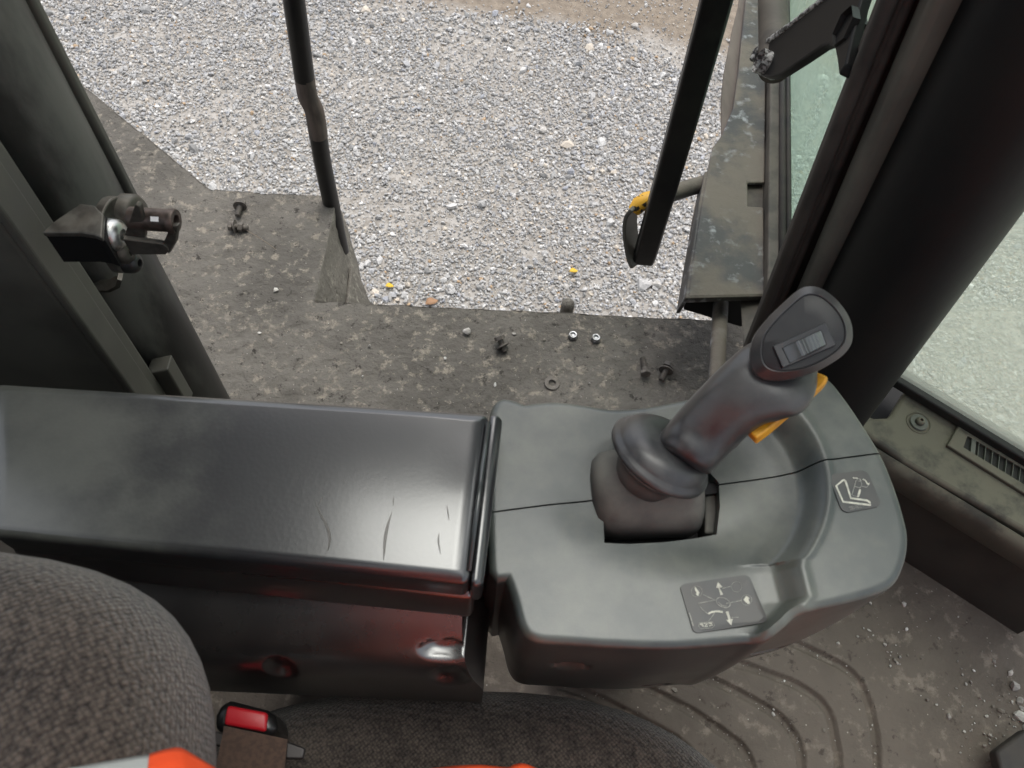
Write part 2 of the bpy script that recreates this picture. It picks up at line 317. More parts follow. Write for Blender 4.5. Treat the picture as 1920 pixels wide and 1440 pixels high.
def deck_mat(name, base, light, dark, scale=1.0, bump=1.0):
    m = bpy.data.materials.new(name); m.use_nodes = True; t = m.node_tree; L = t.links.new; N = t.nodes.new; b = t.nodes['Principled BSDF']; b.inputs['Roughness'].default_value = .78; b.inputs['Specular IOR Level'].default_value = .3
    g = N('ShaderNodeNewGeometry'); P = g.outputs['Position']
    def noise(s, d=6, r=.6):
        n = N('ShaderNodeTexNoise'); n.inputs['Scale'].default_value = s*scale; n.inputs['Detail'].default_value = d; n.inputs['Roughness'].default_value = r; L(P, n.inputs['Vector']); return n.outputs['Fac']
    def rm(x, a, c):
        r = N('ShaderNodeMapRange'); r.interpolation_type = 'SMOOTHSTEP'; r.inputs[1].default_value = a; r.inputs[2].default_value = c; L(x, r.inputs[0]); return r.outputs[0]
    def mix(f, A, B):
        x = N('ShaderNodeMix'); x.data_type = 'RGBA'; L(f, x.inputs[0])
        for k, s in ((6, A), (7, B)):
            if isinstance(s, tuple): x.inputs[k].default_value = (*s, 1)
            else: L(s, x.inputs[k])
        return x.outputs[2]
    c = mix(rm(noise(6), .38, .62), base, tuple(.72*k for k in base))
    c = mix(rm(noise(55, 8, .7), .53, .66), c, light)
    c = mix(rm(noise(9, 8, .7), .60, .72), c, tuple(1.15*k for k in light))
    c = mix(rm(noise(75, 7, .72), .57, .66), c, dark)
    v = N('ShaderNodeTexVoronoi'); v.inputs['Scale'].default_value = 210*scale; L(P, v.inputs['Vector']); s = rm(v.outputs['Distance'], .16, .10)
    v2 = N('ShaderNodeSeparateColor'); L(v.outputs['Color'], v2.inputs[0]); s2 = rm(v2.outputs[0], .93, .95)
    mu = N('ShaderNodeMath'); mu.operation = 'MULTIPLY'; L(s, mu.inputs[0]); L(s2, mu.inputs[1]); c = mix(mu.outputs[0], c, (.42, .39, .33))
    L(c, b.inputs['Base Color'])
    last = None
    for s, st, d in ((35, .7, .008), (130, 1.0, .0035), (420, .8, .0012)):
        bp = N('ShaderNodeBump'); bp.inputs['Strength'].default_value = st*bump; bp.inputs['Distance'].default_value = d; L(noise(s, 6), bp.inputs['Height'])
        if last: L(last, bp.inputs['Normal'])
        last = bp.outputs[0]
    L(last, b.inputs['Normal']); return m
M['deck'] = deck_mat('deck', (.150, .138, .120), (.27, .24, .195), (.045, .040, .034))
M['deck_side'] = deck_mat('deck_side', (.20, .185, .16), (.30, .28, .24), (.10, .09, .08))
M['mat'] = deck_mat('mat', (.165, .140, .115), (.24, .205, .168), (.085, .07, .058), .6, .45)

def fabric_mat():
    m = bpy.data.materials.new('fabric'); m.use_nodes = True; t = m.node_tree; L = t.links.new; N = t.nodes.new; b = t.nodes['Principled BSDF']; b.inputs['Roughness'].default_value = .95; b.inputs['Sheen Weight'].default_value = .25; b.inputs['Specular IOR Level'].default_value = .15
    tc = N('ShaderNodeTexCoord'); mp = N('ShaderNodeMapping'); mp.inputs['Rotation'].default_value = (0.1, .1, .9); L(tc.outputs['Object'], mp.inputs['Vector'])
    vo = N('ShaderNodeTexVoronoi'); vo.inputs['Scale'].default_value = 400; vo.inputs['Randomness'].default_value = .38; L(mp.outputs[0], vo.inputs['Vector'])
    n = N('ShaderNodeTexNoise'); n.inputs['Scale'].default_value = 330; n.inputs['Detail'].default_value = 5; n.inputs['Roughness'].default_value = .7; L(tc.outputs['Object'], n.inputs['Vector'])
    n2 = N('ShaderNodeTexNoise'); n2.inputs['Scale'].default_value = 14; n2.inputs['Detail'].default_value = 4; L(tc.outputs['Object'], n2.inputs['Vector'])
    a1 = N('ShaderNodeMath'); a1.operation = 'MULTIPLY_ADD'; L(vo.outputs['Distance'], a1.inputs[0]); a1.inputs[1].default_value = -.55; L(n.outputs['Fac'], a1.inputs[2])
    ad = N('ShaderNodeMath'); ad.operation = 'MULTIPLY_ADD'; L(n2.outputs['Fac'], ad.inputs[0]); ad.inputs[1].default_value = .35; L(a1.outputs[0], ad.inputs[2])
    r = N('ShaderNodeMapRange'); r.inputs[1].default_value = .18; r.inputs[2].default_value = .72; L(ad.outputs[0], r.inputs[0])
    cr = N('ShaderNodeValToRGB'); e = cr.color_ramp.elements; e[0].color = (.022, .018, .016, 1); e[1].color = (.115, .094, .078, 1); e[0].position = .1; L(r.outputs[0], cr.inputs[0]); L(cr.outputs[0], b.inputs['Base Color'])
    bp = N('ShaderNodeBump'); bp.inputs['Strength'].default_value = .7; bp.inputs['Distance'].default_value = .002; L(r.outputs[0], bp.inputs['Height']); L(bp.outputs[0], b.inputs['Normal'])
    return m
M['fabric'] = fabric_mat()

def glass_mat(name, tint, haze_col, haze, rough=.04):
    m = bpy.data.materials.new(name); m.use_nodes = True; t = m.node_tree; L = t.links.new; N = t.nodes.new; t.nodes.remove(t.nodes['Principled BSDF']); out = t.nodes['Material Output']
    tr = N('ShaderNodeBsdfTransparent'); tr.inputs[0].default_value = (*tint, 1)
    tl = N('ShaderNodeBsdfTranslucent'); tl.inputs[0].default_value = (*haze_col, 1); df = N('ShaderNodeBsdfDiffuse'); df.inputs[0].default_value = (*haze_col, 1)
    m0 = N('ShaderNodeMixShader'); m0.inputs[0].default_value = .5; L(tl.outputs[0], m0.inputs[1]); L(df.outputs[0], m0.inputs[2])
    g = N('ShaderNodeNewGeometry'); n = N('ShaderNodeTexNoise'); n.inputs['Scale'].default_value = 7; n.inputs['Detail'].default_value = 7; n.inputs['Roughness'].default_value = .6; L(g.outputs['Position'], n.inputs['Vector'])
    r = N('ShaderNodeMapRange'); r.inputs[1].default_value = .35; r.inputs[2].default_value = .68; r.inputs[3].default_value = haze*.6; r.inputs[4].default_value = haze*1.4; L(n.outputs['Fac'], r.inputs[0])
    m1 = N('ShaderNodeMixShader'); L(r.outputs[0], m1.inputs[0]); L(tr.outputs[0], m1.inputs[1]); L(m0.outputs[0], m1.inputs[2])
    gl = N('ShaderNodeBsdfGlossy'); gl.inputs['Roughness'].default_value = rough
    fr = N('ShaderNodeFresnel'); fr.inputs[0].default_value = 1.35
    iv = N('ShaderNodeMath'); iv.operation = 'SUBTRACT'; iv.inputs[0].default_value = 1; L(g.outputs['Backfacing'], iv.inputs[1]); fm = N('ShaderNodeMath'); fm.operation = 'MULTIPLY'; L(fr.outputs[0], fm.inputs[0]); L(iv.outputs[0], fm.inputs[1])
    m2 = N('ShaderNodeMixShader'); L(fm.outputs[0], m2.inputs[0]); L(m1.outputs[0], m2.inputs[1]); L(gl.outputs[0], m2.inputs[2]); L(m2.outputs[0], out.inputs[0])
    return m
M['glass'] = glass_mat('glass', (.93, .985, .94), (.88, .92, .82), .46)
M['glass_green'] = glass_mat('glass_green', (.84, .965, .89), (.74, .87, .76), .46)
M['sky_glass'] = glass_mat('sky_glass', (.97, .99, .98), (.8, .82, .8), .05)

# ------------------------------------------------------------------ ground
obj('gravel_ground', ([(-300, -300, 0), (300, -300, 0), (300, 300, 0), (-300, 300, 0)], [(0, 1, 2, 3)]), M['ground'])['kind'] = 'structure'

# ------------------------------------------------------------------ cab shell (setting)
ZP, ZF = .97, .88
def struct(name, vf, m, label, cat, **kw):
    o = obj(name, vf, m, **kw); return tag(o, label, cat)
rt = thing('cab_roof', 'grey cab roof with a glass opening and overhang added to shape the light', 'roof', (0, -.17, 2.44))
obj('rear_panel', box((-.50, -.125, 2.46), .55, 1.39, .05), M['shell'], rt, bevel=.01)
obj('added_light_blocker', box((.02, .72, 2.46), 1.6, .30, .05), M['shell'], rt, bevel=.01); obj('side_rail', box((.31, -.78, 2.46), 1.06, .08, .05), M['shell'], rt, bevel=.01)  # overhang is an unseen addition that darkens the armrest's reflection
obj('front_rail', box((.80, -.085, 2.46), .08, 1.31, .05), M['shell'], rt, bevel=.01)
obj('added_light_opening', box((.268, -.085, 2.465), .984, 1.31, .006), M['sky_glass'], rt)  # unseen roof opening added so more sky light reaches the cab
struct('cab_rear_wall', box((-.74, -.17, 1.25), .05, 1.3, .8), M['shell'], 'grey lower rear wall of the cab behind the seat', 'wall', bevel=.01)
struct('cab_side_wall', box((.1, -.80, 1.15), 1.7, .05, .6), M['shell'], 'grey lower cab side wall on the far side of the seat', 'wall', bevel=.01)
o = obj('cab_floor', box((.16, -.16, ZF-.035), 1.75, 1.32, .05), M['kick']); o['kind'] = 'structure'

def stones(name, centres, radii, mat, parent=None, flat=.62, sub=False):
    """many small angular stones as one real mesh (a jittered icosahedron each)"""
    n = len(centres); t = (1+5**.5)/2
    B = np.array([(-1, t, 0), (1, t, 0), (-1, -t, 0), (1, -t, 0), (0, -1, t), (0, 1, t), (0, -1, -t), (0, 1, -t), (t, 0, -1), (t, 0, 1), (-t, 0, -1), (-t, 0, 1)])/math.sqrt(1+t*t)
    Fi = np.array([(0, 11, 5), (0, 5, 1), (0, 1, 7), (0, 7, 10), (0, 10, 11), (1, 5, 9), (5, 11, 4), (11, 10, 2), (10, 7, 6), (7, 1, 8), (3, 9, 4), (3, 4, 2), (3, 2, 6), (3, 6, 8), (3, 8, 9), (4, 9, 5), (2, 4, 11), (6, 2, 10), (8, 6, 7), (9, 8, 1)])
    V = B[None]*(1+RNG.uniform(-.26, .26, (n, 12, 1))) + RNG.normal(0, .10, (n, 12, 3))
    V *= np.stack([RNG.uniform(.85, 1.35, n), RNG.uniform(.7, 1.1, n), RNG.uniform(flat*.7, flat*1.3, n)], -1)[:, None]
    q = RNG.normal(0, 1, (n, 4)); q[:, 1:3] *= .45; q /= np.linalg.norm(q, axis=1)[:, None]; w, x, y, z = q.T
    Rm = np.stack([1-2*(y*y+z*z), 2*(x*y-z*w), 2*(x*z+y*w), 2*(x*y+z*w), 1-2*(x*x+z*z), 2*(y*z-x*w), 2*(x*z-y*w), 2*(y*z+x*w), 1-2*(x*x+y*y)], -1).reshape(n, 3, 3)
    V = np.einsum('nij,nkj->nki', Rm, V)*np.asarray(radii)[:, None, None] + np.asarray(centres)[:, None]
    Fc = (Fi[None]+12*np.arange(n)[:, None, None]).reshape(-1, 3)
    me = bpy.data.meshes.new(name); me.vertices.add(12*n); me.vertices.foreach_set('co', V.reshape(-1).astype(np.float32))
    me.loops.add(60*n); me.loops.foreach_set('vertex_index', Fc.reshape(-1).astype(np.int32)); me.polygons.add(20*n)
    me.polygons.foreach_set('loop_start', np.arange(0, 60*n, 3, dtype=np.int32)); me.update(calc_edges=True)
    return link_mesh(name, me, mat, parent)

# gravel yard seen from the cab door and through the front quarter glass
N0 = 330000
gx, gy = RNG.uniform(-2.5, 3.2, N0), RNG.uniform(.55, 3.75, N0)
pj = level_px(np.stack([gx, gy], -1), 0.0)
vis = (pj[:, 0] > -260) & (pj[:, 0] < 2180) & (pj[:, 1] > -160) & (pj[:, 1] < 1000) & ~((pj[:, 1] > 700) & (pj[:, 0] < 1500)) & ~((pj[:, 0] < 350) & (pj[:, 1] > 480))
edge = gy+.17*gx+.35*(.5+.9*fbm(gx*2.5, gy*2.5))
keep = vis & ((edge < 3.16+RNG.normal(0, .05, N0)) | (RNG.random(N0) < .11))
gx, gy, edge = gx[keep], gy[keep], edge[keep]
patch = fbm(gx*1.6, gy*1.6); gr = .0036*np.exp(RNG.normal(0, .42, len(gx)))*(1+.5*patch)
big = RNG.random(len(gx)) < .018; gr[big] *= RNG.uniform(1.5, 2.3, big.sum()); gr[edge > 3.18] *= .75
thin = (fbm(gx*2.2+40, gy*4.0) > .13) & (RNG.random(len(gx)) < .55); gx, gy, gr = gx[~thin], gy[~thin], gr[~thin]
o = stones('gravel', np.stack([gx, gy, gr*.20+RNG.uniform(0, .0042, len(gx))], -1), gr, M['gravel']); tag(o, kind='stuff')

# a few stones and leaves that stand out
def rock(px, py, r, label):
    p = PZ(px, py, r*.5); bm = bmesh.new(); bmesh.ops.create_icosphere(bm, subdivisions=2, radius=r)
    sc = (random.uniform(1.0, 1.4), random.uniform(.75, 1.0), random.uniform(.55, .75)); ph = [random.uniform(0, 6) for _ in range(3)]
    for v in bm.verts:
        k = 1+.16*math.sin(v.co.x/r*3+ph[0])+.14*math.sin(v.co.y/r*3.7+ph[1]); v.co = Vector((v.co.x*sc[0]*k, v.co.y*sc[1]*k, v.co.z*sc[2]*k))+Vector(p)
    me = bpy.data.meshes.new('stone'); bm.to_mesh(me); bm.free(); o = link_mesh('stone', me, M['stone_pale'], None, origin=p, smooth=28)
    tag(o, label, 'stone', 'larger stones lying in the gravel')
rock(1230, 533, .017, 'large pale stone in the gravel left of the dusty door ledge')
rock(1062, 538, .012, 'white stone in the gravel behind the rounded post stub')
rock(1018, 243, .016, 'big grey stone in the middle of the gravel yard')
rock(1190, 48, .014, 'pale stone lying on the brown dirt beside the black door handle')
def leaf(px, py, L, rot, mt, label):
    p = PZ(px, py, .014); V, Fc = [], []
    for i in range(9):
        t = i/8; w = .32*L*math.sin(math.pi*t**.8); z = .10*L*math.sin(t*5)
        for s in (-1, 0, 1):
            a = np.array([(t-.5)*L, s*w, z+.25*abs(s)*w]); V.append(p+np.array([a[0]*math.cos(rot)-a[1]*math.sin(rot), a[0]*math.sin(rot)+a[1]*math.cos(rot), a[2]]))
    for i in range(8):
        for s in range(2): Fc.append((i*3+s, i*3+s+1, i*3+4+s, i*3+3+s))
    o = obj('leaf', (V, Fc), mt, origin=p, smooth=180); o.modifiers.new('thickness', 'SOLIDIFY').thickness = .0008
    tag(o, label, 'leaf', 'fallen leaves on the gravel')
leaf(1076, 508, .030, .2, M['leaf_yellow'], 'small yellow fallen leaf on the gravel behind the deck')
leaf(731, 536, .028, .1, M['leaf_yellow'], 'thin yellow leaf on the gravel beside the deck corner')
leaf(810, 566, .045, .5, M['leaf_brown'], 'brown dry leaf on the gravel at the deck edge')

# ------------------------------------------------------------------ outside deck of the machine
root = thing('machine_deck', 'rough dark grey dirt-caked steel deck outside the open cab door', 'deck', (0, .62, ZP))
def dz(x, y): return .0085*fbm(x*26, y*26, 5)+.0042*fbm(x*95, y*95, 3)+.004*fbm(x*6, y*6, 2)
def patch_grid(q, nu, nv):
    q = [np.array(k[:2], float) for k in q]; u, v = np.meshgrid(np.linspace(0, 1, nu), np.linspace(0, 1, nv), indexing='ij')
    P = sum(w[..., None]*k for w, k in zip(((1-u)*(1-v), u*(1-v), u*v, (1-u)*v), q)); z = ZP+dz(P[..., 0], P[..., 1])
    V = np.concatenate([P, z[..., None]], -1).reshape(-1, 3); Fc = [(i*nv+j, (i+1)*nv+j, (i+1)*nv+j+1, i*nv+j+1) for i in range(nu-1) for j in range(nv-1)]
    return V.tolist(), Fc
A0, A1 = PZ(588, 566, ZP), PZ(1345, 600, ZP); B0, B1 = PZ(631, 371, ZP), PZ(392, 355, ZP); Wg = PZ(100, 118, ZP)
K = (A0[0], .50)
AR = (.56, A1[1]-.004); yA = A0[1]
s = join(patch_grid([(A0[0], .50), (.56, .50), AR, (A0[0], yA)], 210, 70),
         patch_grid([(A0[0], yA), (B0[0], B0[1]), (B1[0], B1[1]), (B1[0], yA)], 64, 60),
         patch_grid([(A0[0], .50), (A0[0], yA), (B1[0], yA), (B1[0], .50)], 70, 60),
         patch_grid([(B1[0], .50), (B1[0], B1[1]), (Wg[0], Wg[1]), (Wg[0]-.25, .70)], 110, 110))
obj('top_plate', s, M['deck'], root, smooth=180)
def wall(a, b, depth, th, inward, name='side_plate'):
    a, b = np.array(a[:2]), np.array(b[:2]); n = 40; t = unit(b-a); nn = np.array([-t[1], t[0]])*inward
    rows = []
    for (off, zz) in ((0, .0005), (-.003, -.003), (-.004, -.012), (-.004, -depth), (th, -depth), (th, -.006)):
        rows.append([np.array([*(a+(b-a)*k/n+nn*off), ZP+zz+(dz(*(a+(b-a)*k/n)) if zz > -.004 else 0)]) for k in range(n+1)])
    V = [p for r in rows for p in r]; Fc = [(i*(n+1)+k, i*(n+1)+k+1, (i+1)*(n+1)+k+1, (i+1)*(n+1)+k) for i in range(len(rows)-1) for k in range(n)]
    obj(name, (V, Fc), M['deck'], root, smooth=40)
wall(A0, AR, .10, .02, -1); wall(B1, B0, .30, .02, -1); wall(Wg, B1, .30, .02, -1)
# sloping side of the corner block with a lighter gusset plate on it
lo1, lo2 = PZ(648, 415, ZP-.22), PZ(699, 596, ZP-.22); b0_, a0_ = np.array([*B0[:2], ZP-.001]), np.array([*A0[:2], ZP-.001])
ns = 24; V = []; Fc = []
for i in range(ns+1):
    for j in range(ns+1):
        u, w_ = i/ns, j/ns; p = (b0_*(1-u)+a0_*u)*(1-w_)+(lo1*(1-u)+lo2*u)*w_; k_ = float(fbm(np.array(p[1]*40), np.array(p[2]*40))); V.append(p+np.array([.006*k_, 0, dz(p[0], p[1]) if j == 0 else .004*k_]))
Fc = [(i*(ns+1)+j, (i+1)*(ns+1)+j, (i+1)*(ns+1)+j+1, i*(ns+1)+j+1) for i in range(ns) for j in range(ns)]
o = obj('side_plate', (V, Fc), M['deck_side'], root, smooth=180); o.modifiers.new('thickness', 'SOLIDIFY').thickness = -.006
m1, m2_ = lo1*.45+lo2*.55, b0_*.12+a0_*.88
gq = [b0_*.45+a0_*.55+(lo1*.45+lo2*.55-b0_*.45-a0_*.55)*.62, lo2*.97+lo1*.03, a0_*.98+b0_*.02+(lo2-a0_)*.45]
gn = unit(np.cross(gq[1]-gq[0], gq[2]-gq[0])); gn = gn if gn[0] > 0 else -gn
obj('gusset', prism([q_+gn*.003 for q_ in gq], gn*.006), M['deck_side'], root, bevel=.002)
p = PZ(1063, 580, ZP-.04)
obj('post_stub', lathe([(.0115, -.4), (.0115, .012), (.0105, .018), (.007, .0225), (0, .024)], p, (0, 0, 1), 20), M['deck_side'], root, smooth=50)
# grit lying on the deck
gp = [(517, 545, .0042), (487, 625, .003), (640, 645, .003), (693, 650, .0025), (835, 673, .003), (928, 722, .003), (963, 627, .003), (1020, 638, .0022), (680, 707, .002), (1105, 720, .002)]
cs = [PZ(a, b, ZP)+[0, 0, .002] for a, b, r in gp]; rs = [r for *_, r in gp]
for k in range(240):
    a, b = RNG.uniform(400, 1330), RNG.uniform(380, 755)
    if (b < 600 and a > 590): continue
    r = .0006*math.exp(RNG.normal(0, .4)); q = PZ(a, b, ZP); cs.append(q+[0, 0, float(dz(*q[:2]))]); rs.append(r)
o = stones('grit', np.array(cs), np.array(rs), M['grit']); tag(o, kind='stuff')
q = PZ(876, 621, ZP+.006)
bm = bmesh.new(); bmesh.ops.create_icosphere(bm, subdivisions=2, radius=.0062)
for v in bm.verts: v.co = Vector((v.co.x*1.1, v.co.y*.95, v.co.z*.8))*(1+.12*math.sin(v.co.x*700)+.1*math.cos(v.co.y*900))+Vector(q)
me = bpy.data.meshes.new('pebble'); bm.to_mesh(me); bm.free(); tag(link_mesh('pebble', me, M['stone_pale'], None, origin=q, smooth=40), 'small pinkish pebble alone on the dark deck left of the bolts', 'pebble')

struct('door_sill', box((.02, .478, .905), 1.5, .064, .125), M['deck_side'], 'worn steel door sill between the cab floor and the outside deck', 'sill', bevel=.006)

# loose fasteners on the deck: built lying along +X / standing along +Z, then turned
def hexpoly(r, x, rot=0): return [np.array([x, r*math.cos(math.pi/3*k+rot), r*math.sin(math.pi/3*k+rot)]) for k in range(6)]
def make_bolt(label, pos, ang, tilt, hexr=.0088, shank=.0048, length=.026, washer_at=None, nut_at=None, scale=1.0):
    t = thing('bolt', label, 'bolt', (0, 0, 0), 'loose bolts lying on the deck')
    hh = .0066
    obj('head', loft([hexpoly(hexr*.9, -hh), hexpoly(hexr, -hh+.001), hexpoly(hexr, 0)]), M['rusty'], t)
    prof = [(shank, 0)]; x = .006
    while x < length-.001: prof += [(shank, x), (shank*.86, x+.0007), (shank, x+.0014)]; x += .0015
    prof += [(shank*.8, length)]
    obj('shank', lathe(prof, (0, 0, 0), (1, 0, 0), 14), M['rusty'], t, smooth=60)
    if washer_at is not None:
        w = lathe([(shank*1.05, 0), (.0115, 0), (.0115, .0018), (shank*1.05, .0018)], (washer_at, 0, 0), unit((1, .15, .12)), 22, caps=False); obj('washer', w, M['rusty'], t, smooth=30)
    if nut_at is not None: obj('nut', loft([hexpoly(hexr*.95, nut_at, .3), hexpoly(hexr*.95, nut_at+.007, .3)]), M['rusty'], t)
    t.location = tuple(pos); t.rotation_euler = (.4, tilt, ang); t.scale = (scale,)*3
    return t
def dpos(px, py, h): return PZ(px, py, ZP+h)
make_bolt('rusty bolt with a washer, upper of two on the deck beside the latch', dpos(451, 382, .009), -1.62, .12, washer_at=.0045)
make_bolt('rusty bolt with washer and nut lying sideways beside a thin wire', dpos(436, 424, .009), -.05, .1, washer_at=.003, nut_at=.010)
make_bolt('rusty bolt standing on its washer left of the two shiny nuts', dpos(938, 637, .014), -1.1, .55, washer_at=.010, length=.020)
make_bolt('dark bolt lying with its hexagon head towards the joystick', dpos(1210, 696, .009), 1.62, .1)
make_bolt('rusty bolt with washer, rightmost of the loose deck fasteners', dpos(1252, 688, .011), -2.05, .16, washer_at=.006)
def make_nut(label, px, py):
    t = thing('lock_nut', label, 'nut', (0, 0, 0), 'shiny lock nuts on the deck')
    hp = lambda r, z: [np.array([r*math.cos(math.pi/3*k), r*math.sin(math.pi/3*k), z]) for k in range(6)]
    obj('hexagon', loft([hp(.0078, 0), hp(.0080, .001), hp(.0080, .0065), hp(.0068, .0076)]), M['galv'], t)
    obj('collar', lathe([(.0034, .004), (.0034, .0098), (.0042, .0104), (.0060, .0102), (.0068, .0090), (.0070, .0060)], (0, 0, 0), (0, 0, 1), 24, caps=False), M['galv'], t, smooth=50)
    obj('bore', lathe([(.0034, .0045), (0, .0045)], (0, 0, 0), (0, 0, 1), 20, caps=False), M['dark_gap'], t)
    t.location = tuple(dpos(px, py, .0005)); t.rotation_euler = (.03, .02, random.random()); return t
make_nut('shiny lock nut on the deck, left one of the pair', 1073, 633); make_nut('shiny lock nut on the deck, right one of the pair', 1116, 638)
q = dpos(1035, 719, .0015)
o = obj('washer', lathe([(.0055, 0), (.0116, 0), (.0120, .0005), (.0120, .0018), (.0115, .0023), (.0060, .0023), (.0055, .0018), (.0055, 0)], q, unit((.04, -.05, 1)), 32, caps=False), M['rusty'], origin=q, smooth=30)
tag(o, 'flat steel washer lying alone on the deck', 'washer')
w = [PZ(a, b, ZP+h) for a, b, h in ((462, 432, .006), (480, 442, .012), (500, 455, .010), (518, 468, .003))]
o = obj('wire', tube(smooth_path(w, 6), .0006, 6), M['cable'], origin=w[0], smooth=180); tag(o, 'thin stiff wire end sticking out beside the lying bolt', 'wire')

# ------------------------------------------------------------------ handrail on the deck (left) 
YG = B0[1]-.012
tp = lambda px, py: PY(px, py, YG)
root = thing('grab_rail', 'slim black vertical grab rail with a worn brown band, standing on the deck corner', 'grab rail', PZ(622, 372, ZP))
up = [tp(480, -700), tp(512, -400), tp(543, -60), tp(551, 0), tp(562, 80), tp(571, 147)]
obj('tube', join(tube(up, .0150), tube([tp(596, 250), tp(604, 300), tp(612, 340), tp(624, 395), tp(640, 470)], .0145)), M['rail_paint'], root, smooth=60)
mid = [tp(571, 144), tp(575, 172), tp(579, 186), tp(588, 204), tp(592, 222), tp(597, 254)]
obj('worn_band', tube(smooth_path(mid, 5), .0149), M['worn_brown'], root, smooth=60)

# ------------------------------------------------------------------ rear pillar with latch (left)
YL = .50
a, b = PY(188-10, 500, YL), PY(300, 700, YL); ax = unit((0, 0, 1))
pc = PY(186, 500, YL)
root = thing('rear_pillar', 'thick black dusty steel door pillar on the left carrying the latch', 'pillar', (pc[0], YL, ZP))
obj('tube', tube([(pc[0], YL, ZP), (pc[0], YL, 1.3), (pc[0], YL, 1.8), (pc[0], YL, 2.44)], .054, 40), M['pillar_paint'], root, smooth=60)
# seal strip running down the outer side of the pillar
s0, s1 = PY(82, 95, .535), PY(236, 385, .535)
d = unit(s1-s0)
st = [s0-d*.5, s0, s1, s1+d*.02]
obj('seal_strip', strip(st, .030, .010, (1, 0, 0)), M['olive_trim'], root, bevel=.003, smooth=40)
# lower bracket
o = obj('lower_bracket', prism([PY(283, 672, .455), PY(322, 664, .455), PY(362, 735, .455), PY(350, 760, .455), PY(296, 705, .455)], (0, -.02, 0)), M['olive_trim'], root, bevel=.002)
# inner trim post
root2 = thing('inner_trim_post', 'flat olive grey plastic trim post in front of the rear pillar', 'trim', PY(200, 725, .37)*[1, 1, 0]+[0, 0, ZF])
e0, e1 = PY(0, 343, .385), PY(265, 722, .385)
xE = (e0[0]+e1[0])/2-.018
obj('cover', prism([(xE, .385, ZF), (xE, .385, 2.43), (xE-.012, .372, 2.43), (xE-.075, .372, 2.43), (xE-.09, .385, 2.43), (xE-.09, .385, ZF), (xE-.075, .372, ZF), (xE-.012, .372, ZF)][:2]+[(xE-.155, .385, 2.43), (xE-.155, .385, ZF)], (0, .05, 0)), M['olive_trim'], root2, bevel=.006, smooth=40)
obj('edge_lip', box((xE+.001, .400, 1.65), .008, .03, 1.5), M['olive_trim'], root2, bevel=.003)
obj('side_panel', box((xE-.205, .40, 1.65), .10, .05, 1.56), M['kick'], root2, bevel=.006)

root = thing('door_latch', 'dusty steel door latch with pin and bolts fixed on the rear pillar', 'latch', PY(210, 440, .46))
yb = .452
# bracket arm with dusty top, from pillar to plate
top = [PY(80, 432, .43), PY(118, 398, .47), PY(150, 378, .49), PY(172, 380, .49), PY(192, 396, .47), PY(196, 432, .45), PY(178, 438, .44)]
zt = 1.553
top = [PZ(px, py, zt) for px, py in ((78, 436), (96, 418), (122, 400), (150, 381), (176, 384), (194, 402), (191, 446), (176, 440), (150, 436))]
obj('bracket_top', prism(top, (0, 0, -.005)), M['latch_steel'], root, bevel=.0012)
obj('bracket_block', prism([p-np.array([0, -.002, .0055]) for p in top], (0, .0, -.030)), M['latch_black'], root)
# striker plate: faces +X, elongated
xn = unit((1, -.12, .12)); P0 = PY(205, 440, .398)
def lp(px, py, off=0): return PP(px, py, P0, xn)+xn*off
pl = [(200, 385), (214, 370), (236, 369), (250, 380), (256, 400), (250, 430), (250, 480), (253, 500), (243, 511), (228, 510), (214, 490), (200, 470), (192, 440), (190, 412)]
pl = smooth_path([lp(x, y) for x, y in pl], 4, True)
obj('striker_plate', prism(pl, -xn*.009), M['latch_steel'], root, bevel=.0015, smooth=40)
bs = lp(238, 402); obj('pin_boss', lathe([(.016, -.002), (.016, .008), (.013, .011)], bs, xn, 24), M['latch_steel'], root, smooth=50)
pinx = unit(PY(322, 414, .398)-PY(262, 410, .400)); p0, p1 = PY(246, 409, .400), PY(333, 416, .398)
Lp = np.linalg.norm(p1-p0)
o = obj('pin', lathe([(.0085, 0), (.0085, Lp*.86), (.0092, Lp*.87), (.0092, Lp*.97), (.0085, Lp), (.0048, Lp), (.0045, Lp-.012), (0, Lp-.012)], p0, pinx, 28, caps=False), M['pin_steel'], root, smooth=50)
obj('paint_mark', box(p0+pinx*Lp*.62+np.array([0, -.0052, .0066]), .006, .0035, .0012, (pinx, unit((0, .8, .6)), unit((0, -.6, .8)))), M['paint_white'], o)
# U-shaped clip below the pin
yb2 = .43
cl = [PY(252, 392, .455), PY(240, 440, yb2), PY(232, 449, yb2), PY(240, 453, yb2), PY(306, 462, yb2), PY(313, 458, yb2), PY(326, 430, .448)]
cpx = lambda pts, y: [PY(x_, y_, y) for x_, y_ in pts]
obj('clip', join(prism(cpx([(253, 383), (262, 388), (272, 430), (271, 447), (231, 449), (238, 425)], .392), (.0015, .004, 0)), prism(cpx([(230, 449), (304, 458), (313, 464), (317, 471), (311, 478), (246, 478)], .388), (.0, .004, .001)),
    prism(cpx([(319, 424), (332, 424), (328, 455), (316, 477), (304, 459)], .390), (.002, .004, 0))), M['latch_steel'], root, bevel=.0008, smooth=40)
for nm, px, py, r, mt in (('bolt', 211, 440, .0125, 'bright_steel'), ('bolt', 228, 470, .0105, 'latch_steel'), ('bolt', 243, 492, .0085, 'dark_gap')):
    q = lp(px-6, py); o = obj(nm, lathe([(r, 0), (r, .004), (r*.92, .008), (r*.7, .0105), (r*.42, .0115), (r*.38, .0115), (r*.36, .006), (0, .006)], q, xn, 24, caps=False), M[mt if mt != 'dark_gap' else 'black_paint'], root, smooth=50)
q = PY(160, 540, .45); obj('lower_flange', strip([PY(146, 534, .45), PY(205, 536, .45), PY(222, 528, .45), PY(226, 515, .45)], .012, .004, (0, 1, .2)), M['latch_steel'], root, smooth=40)

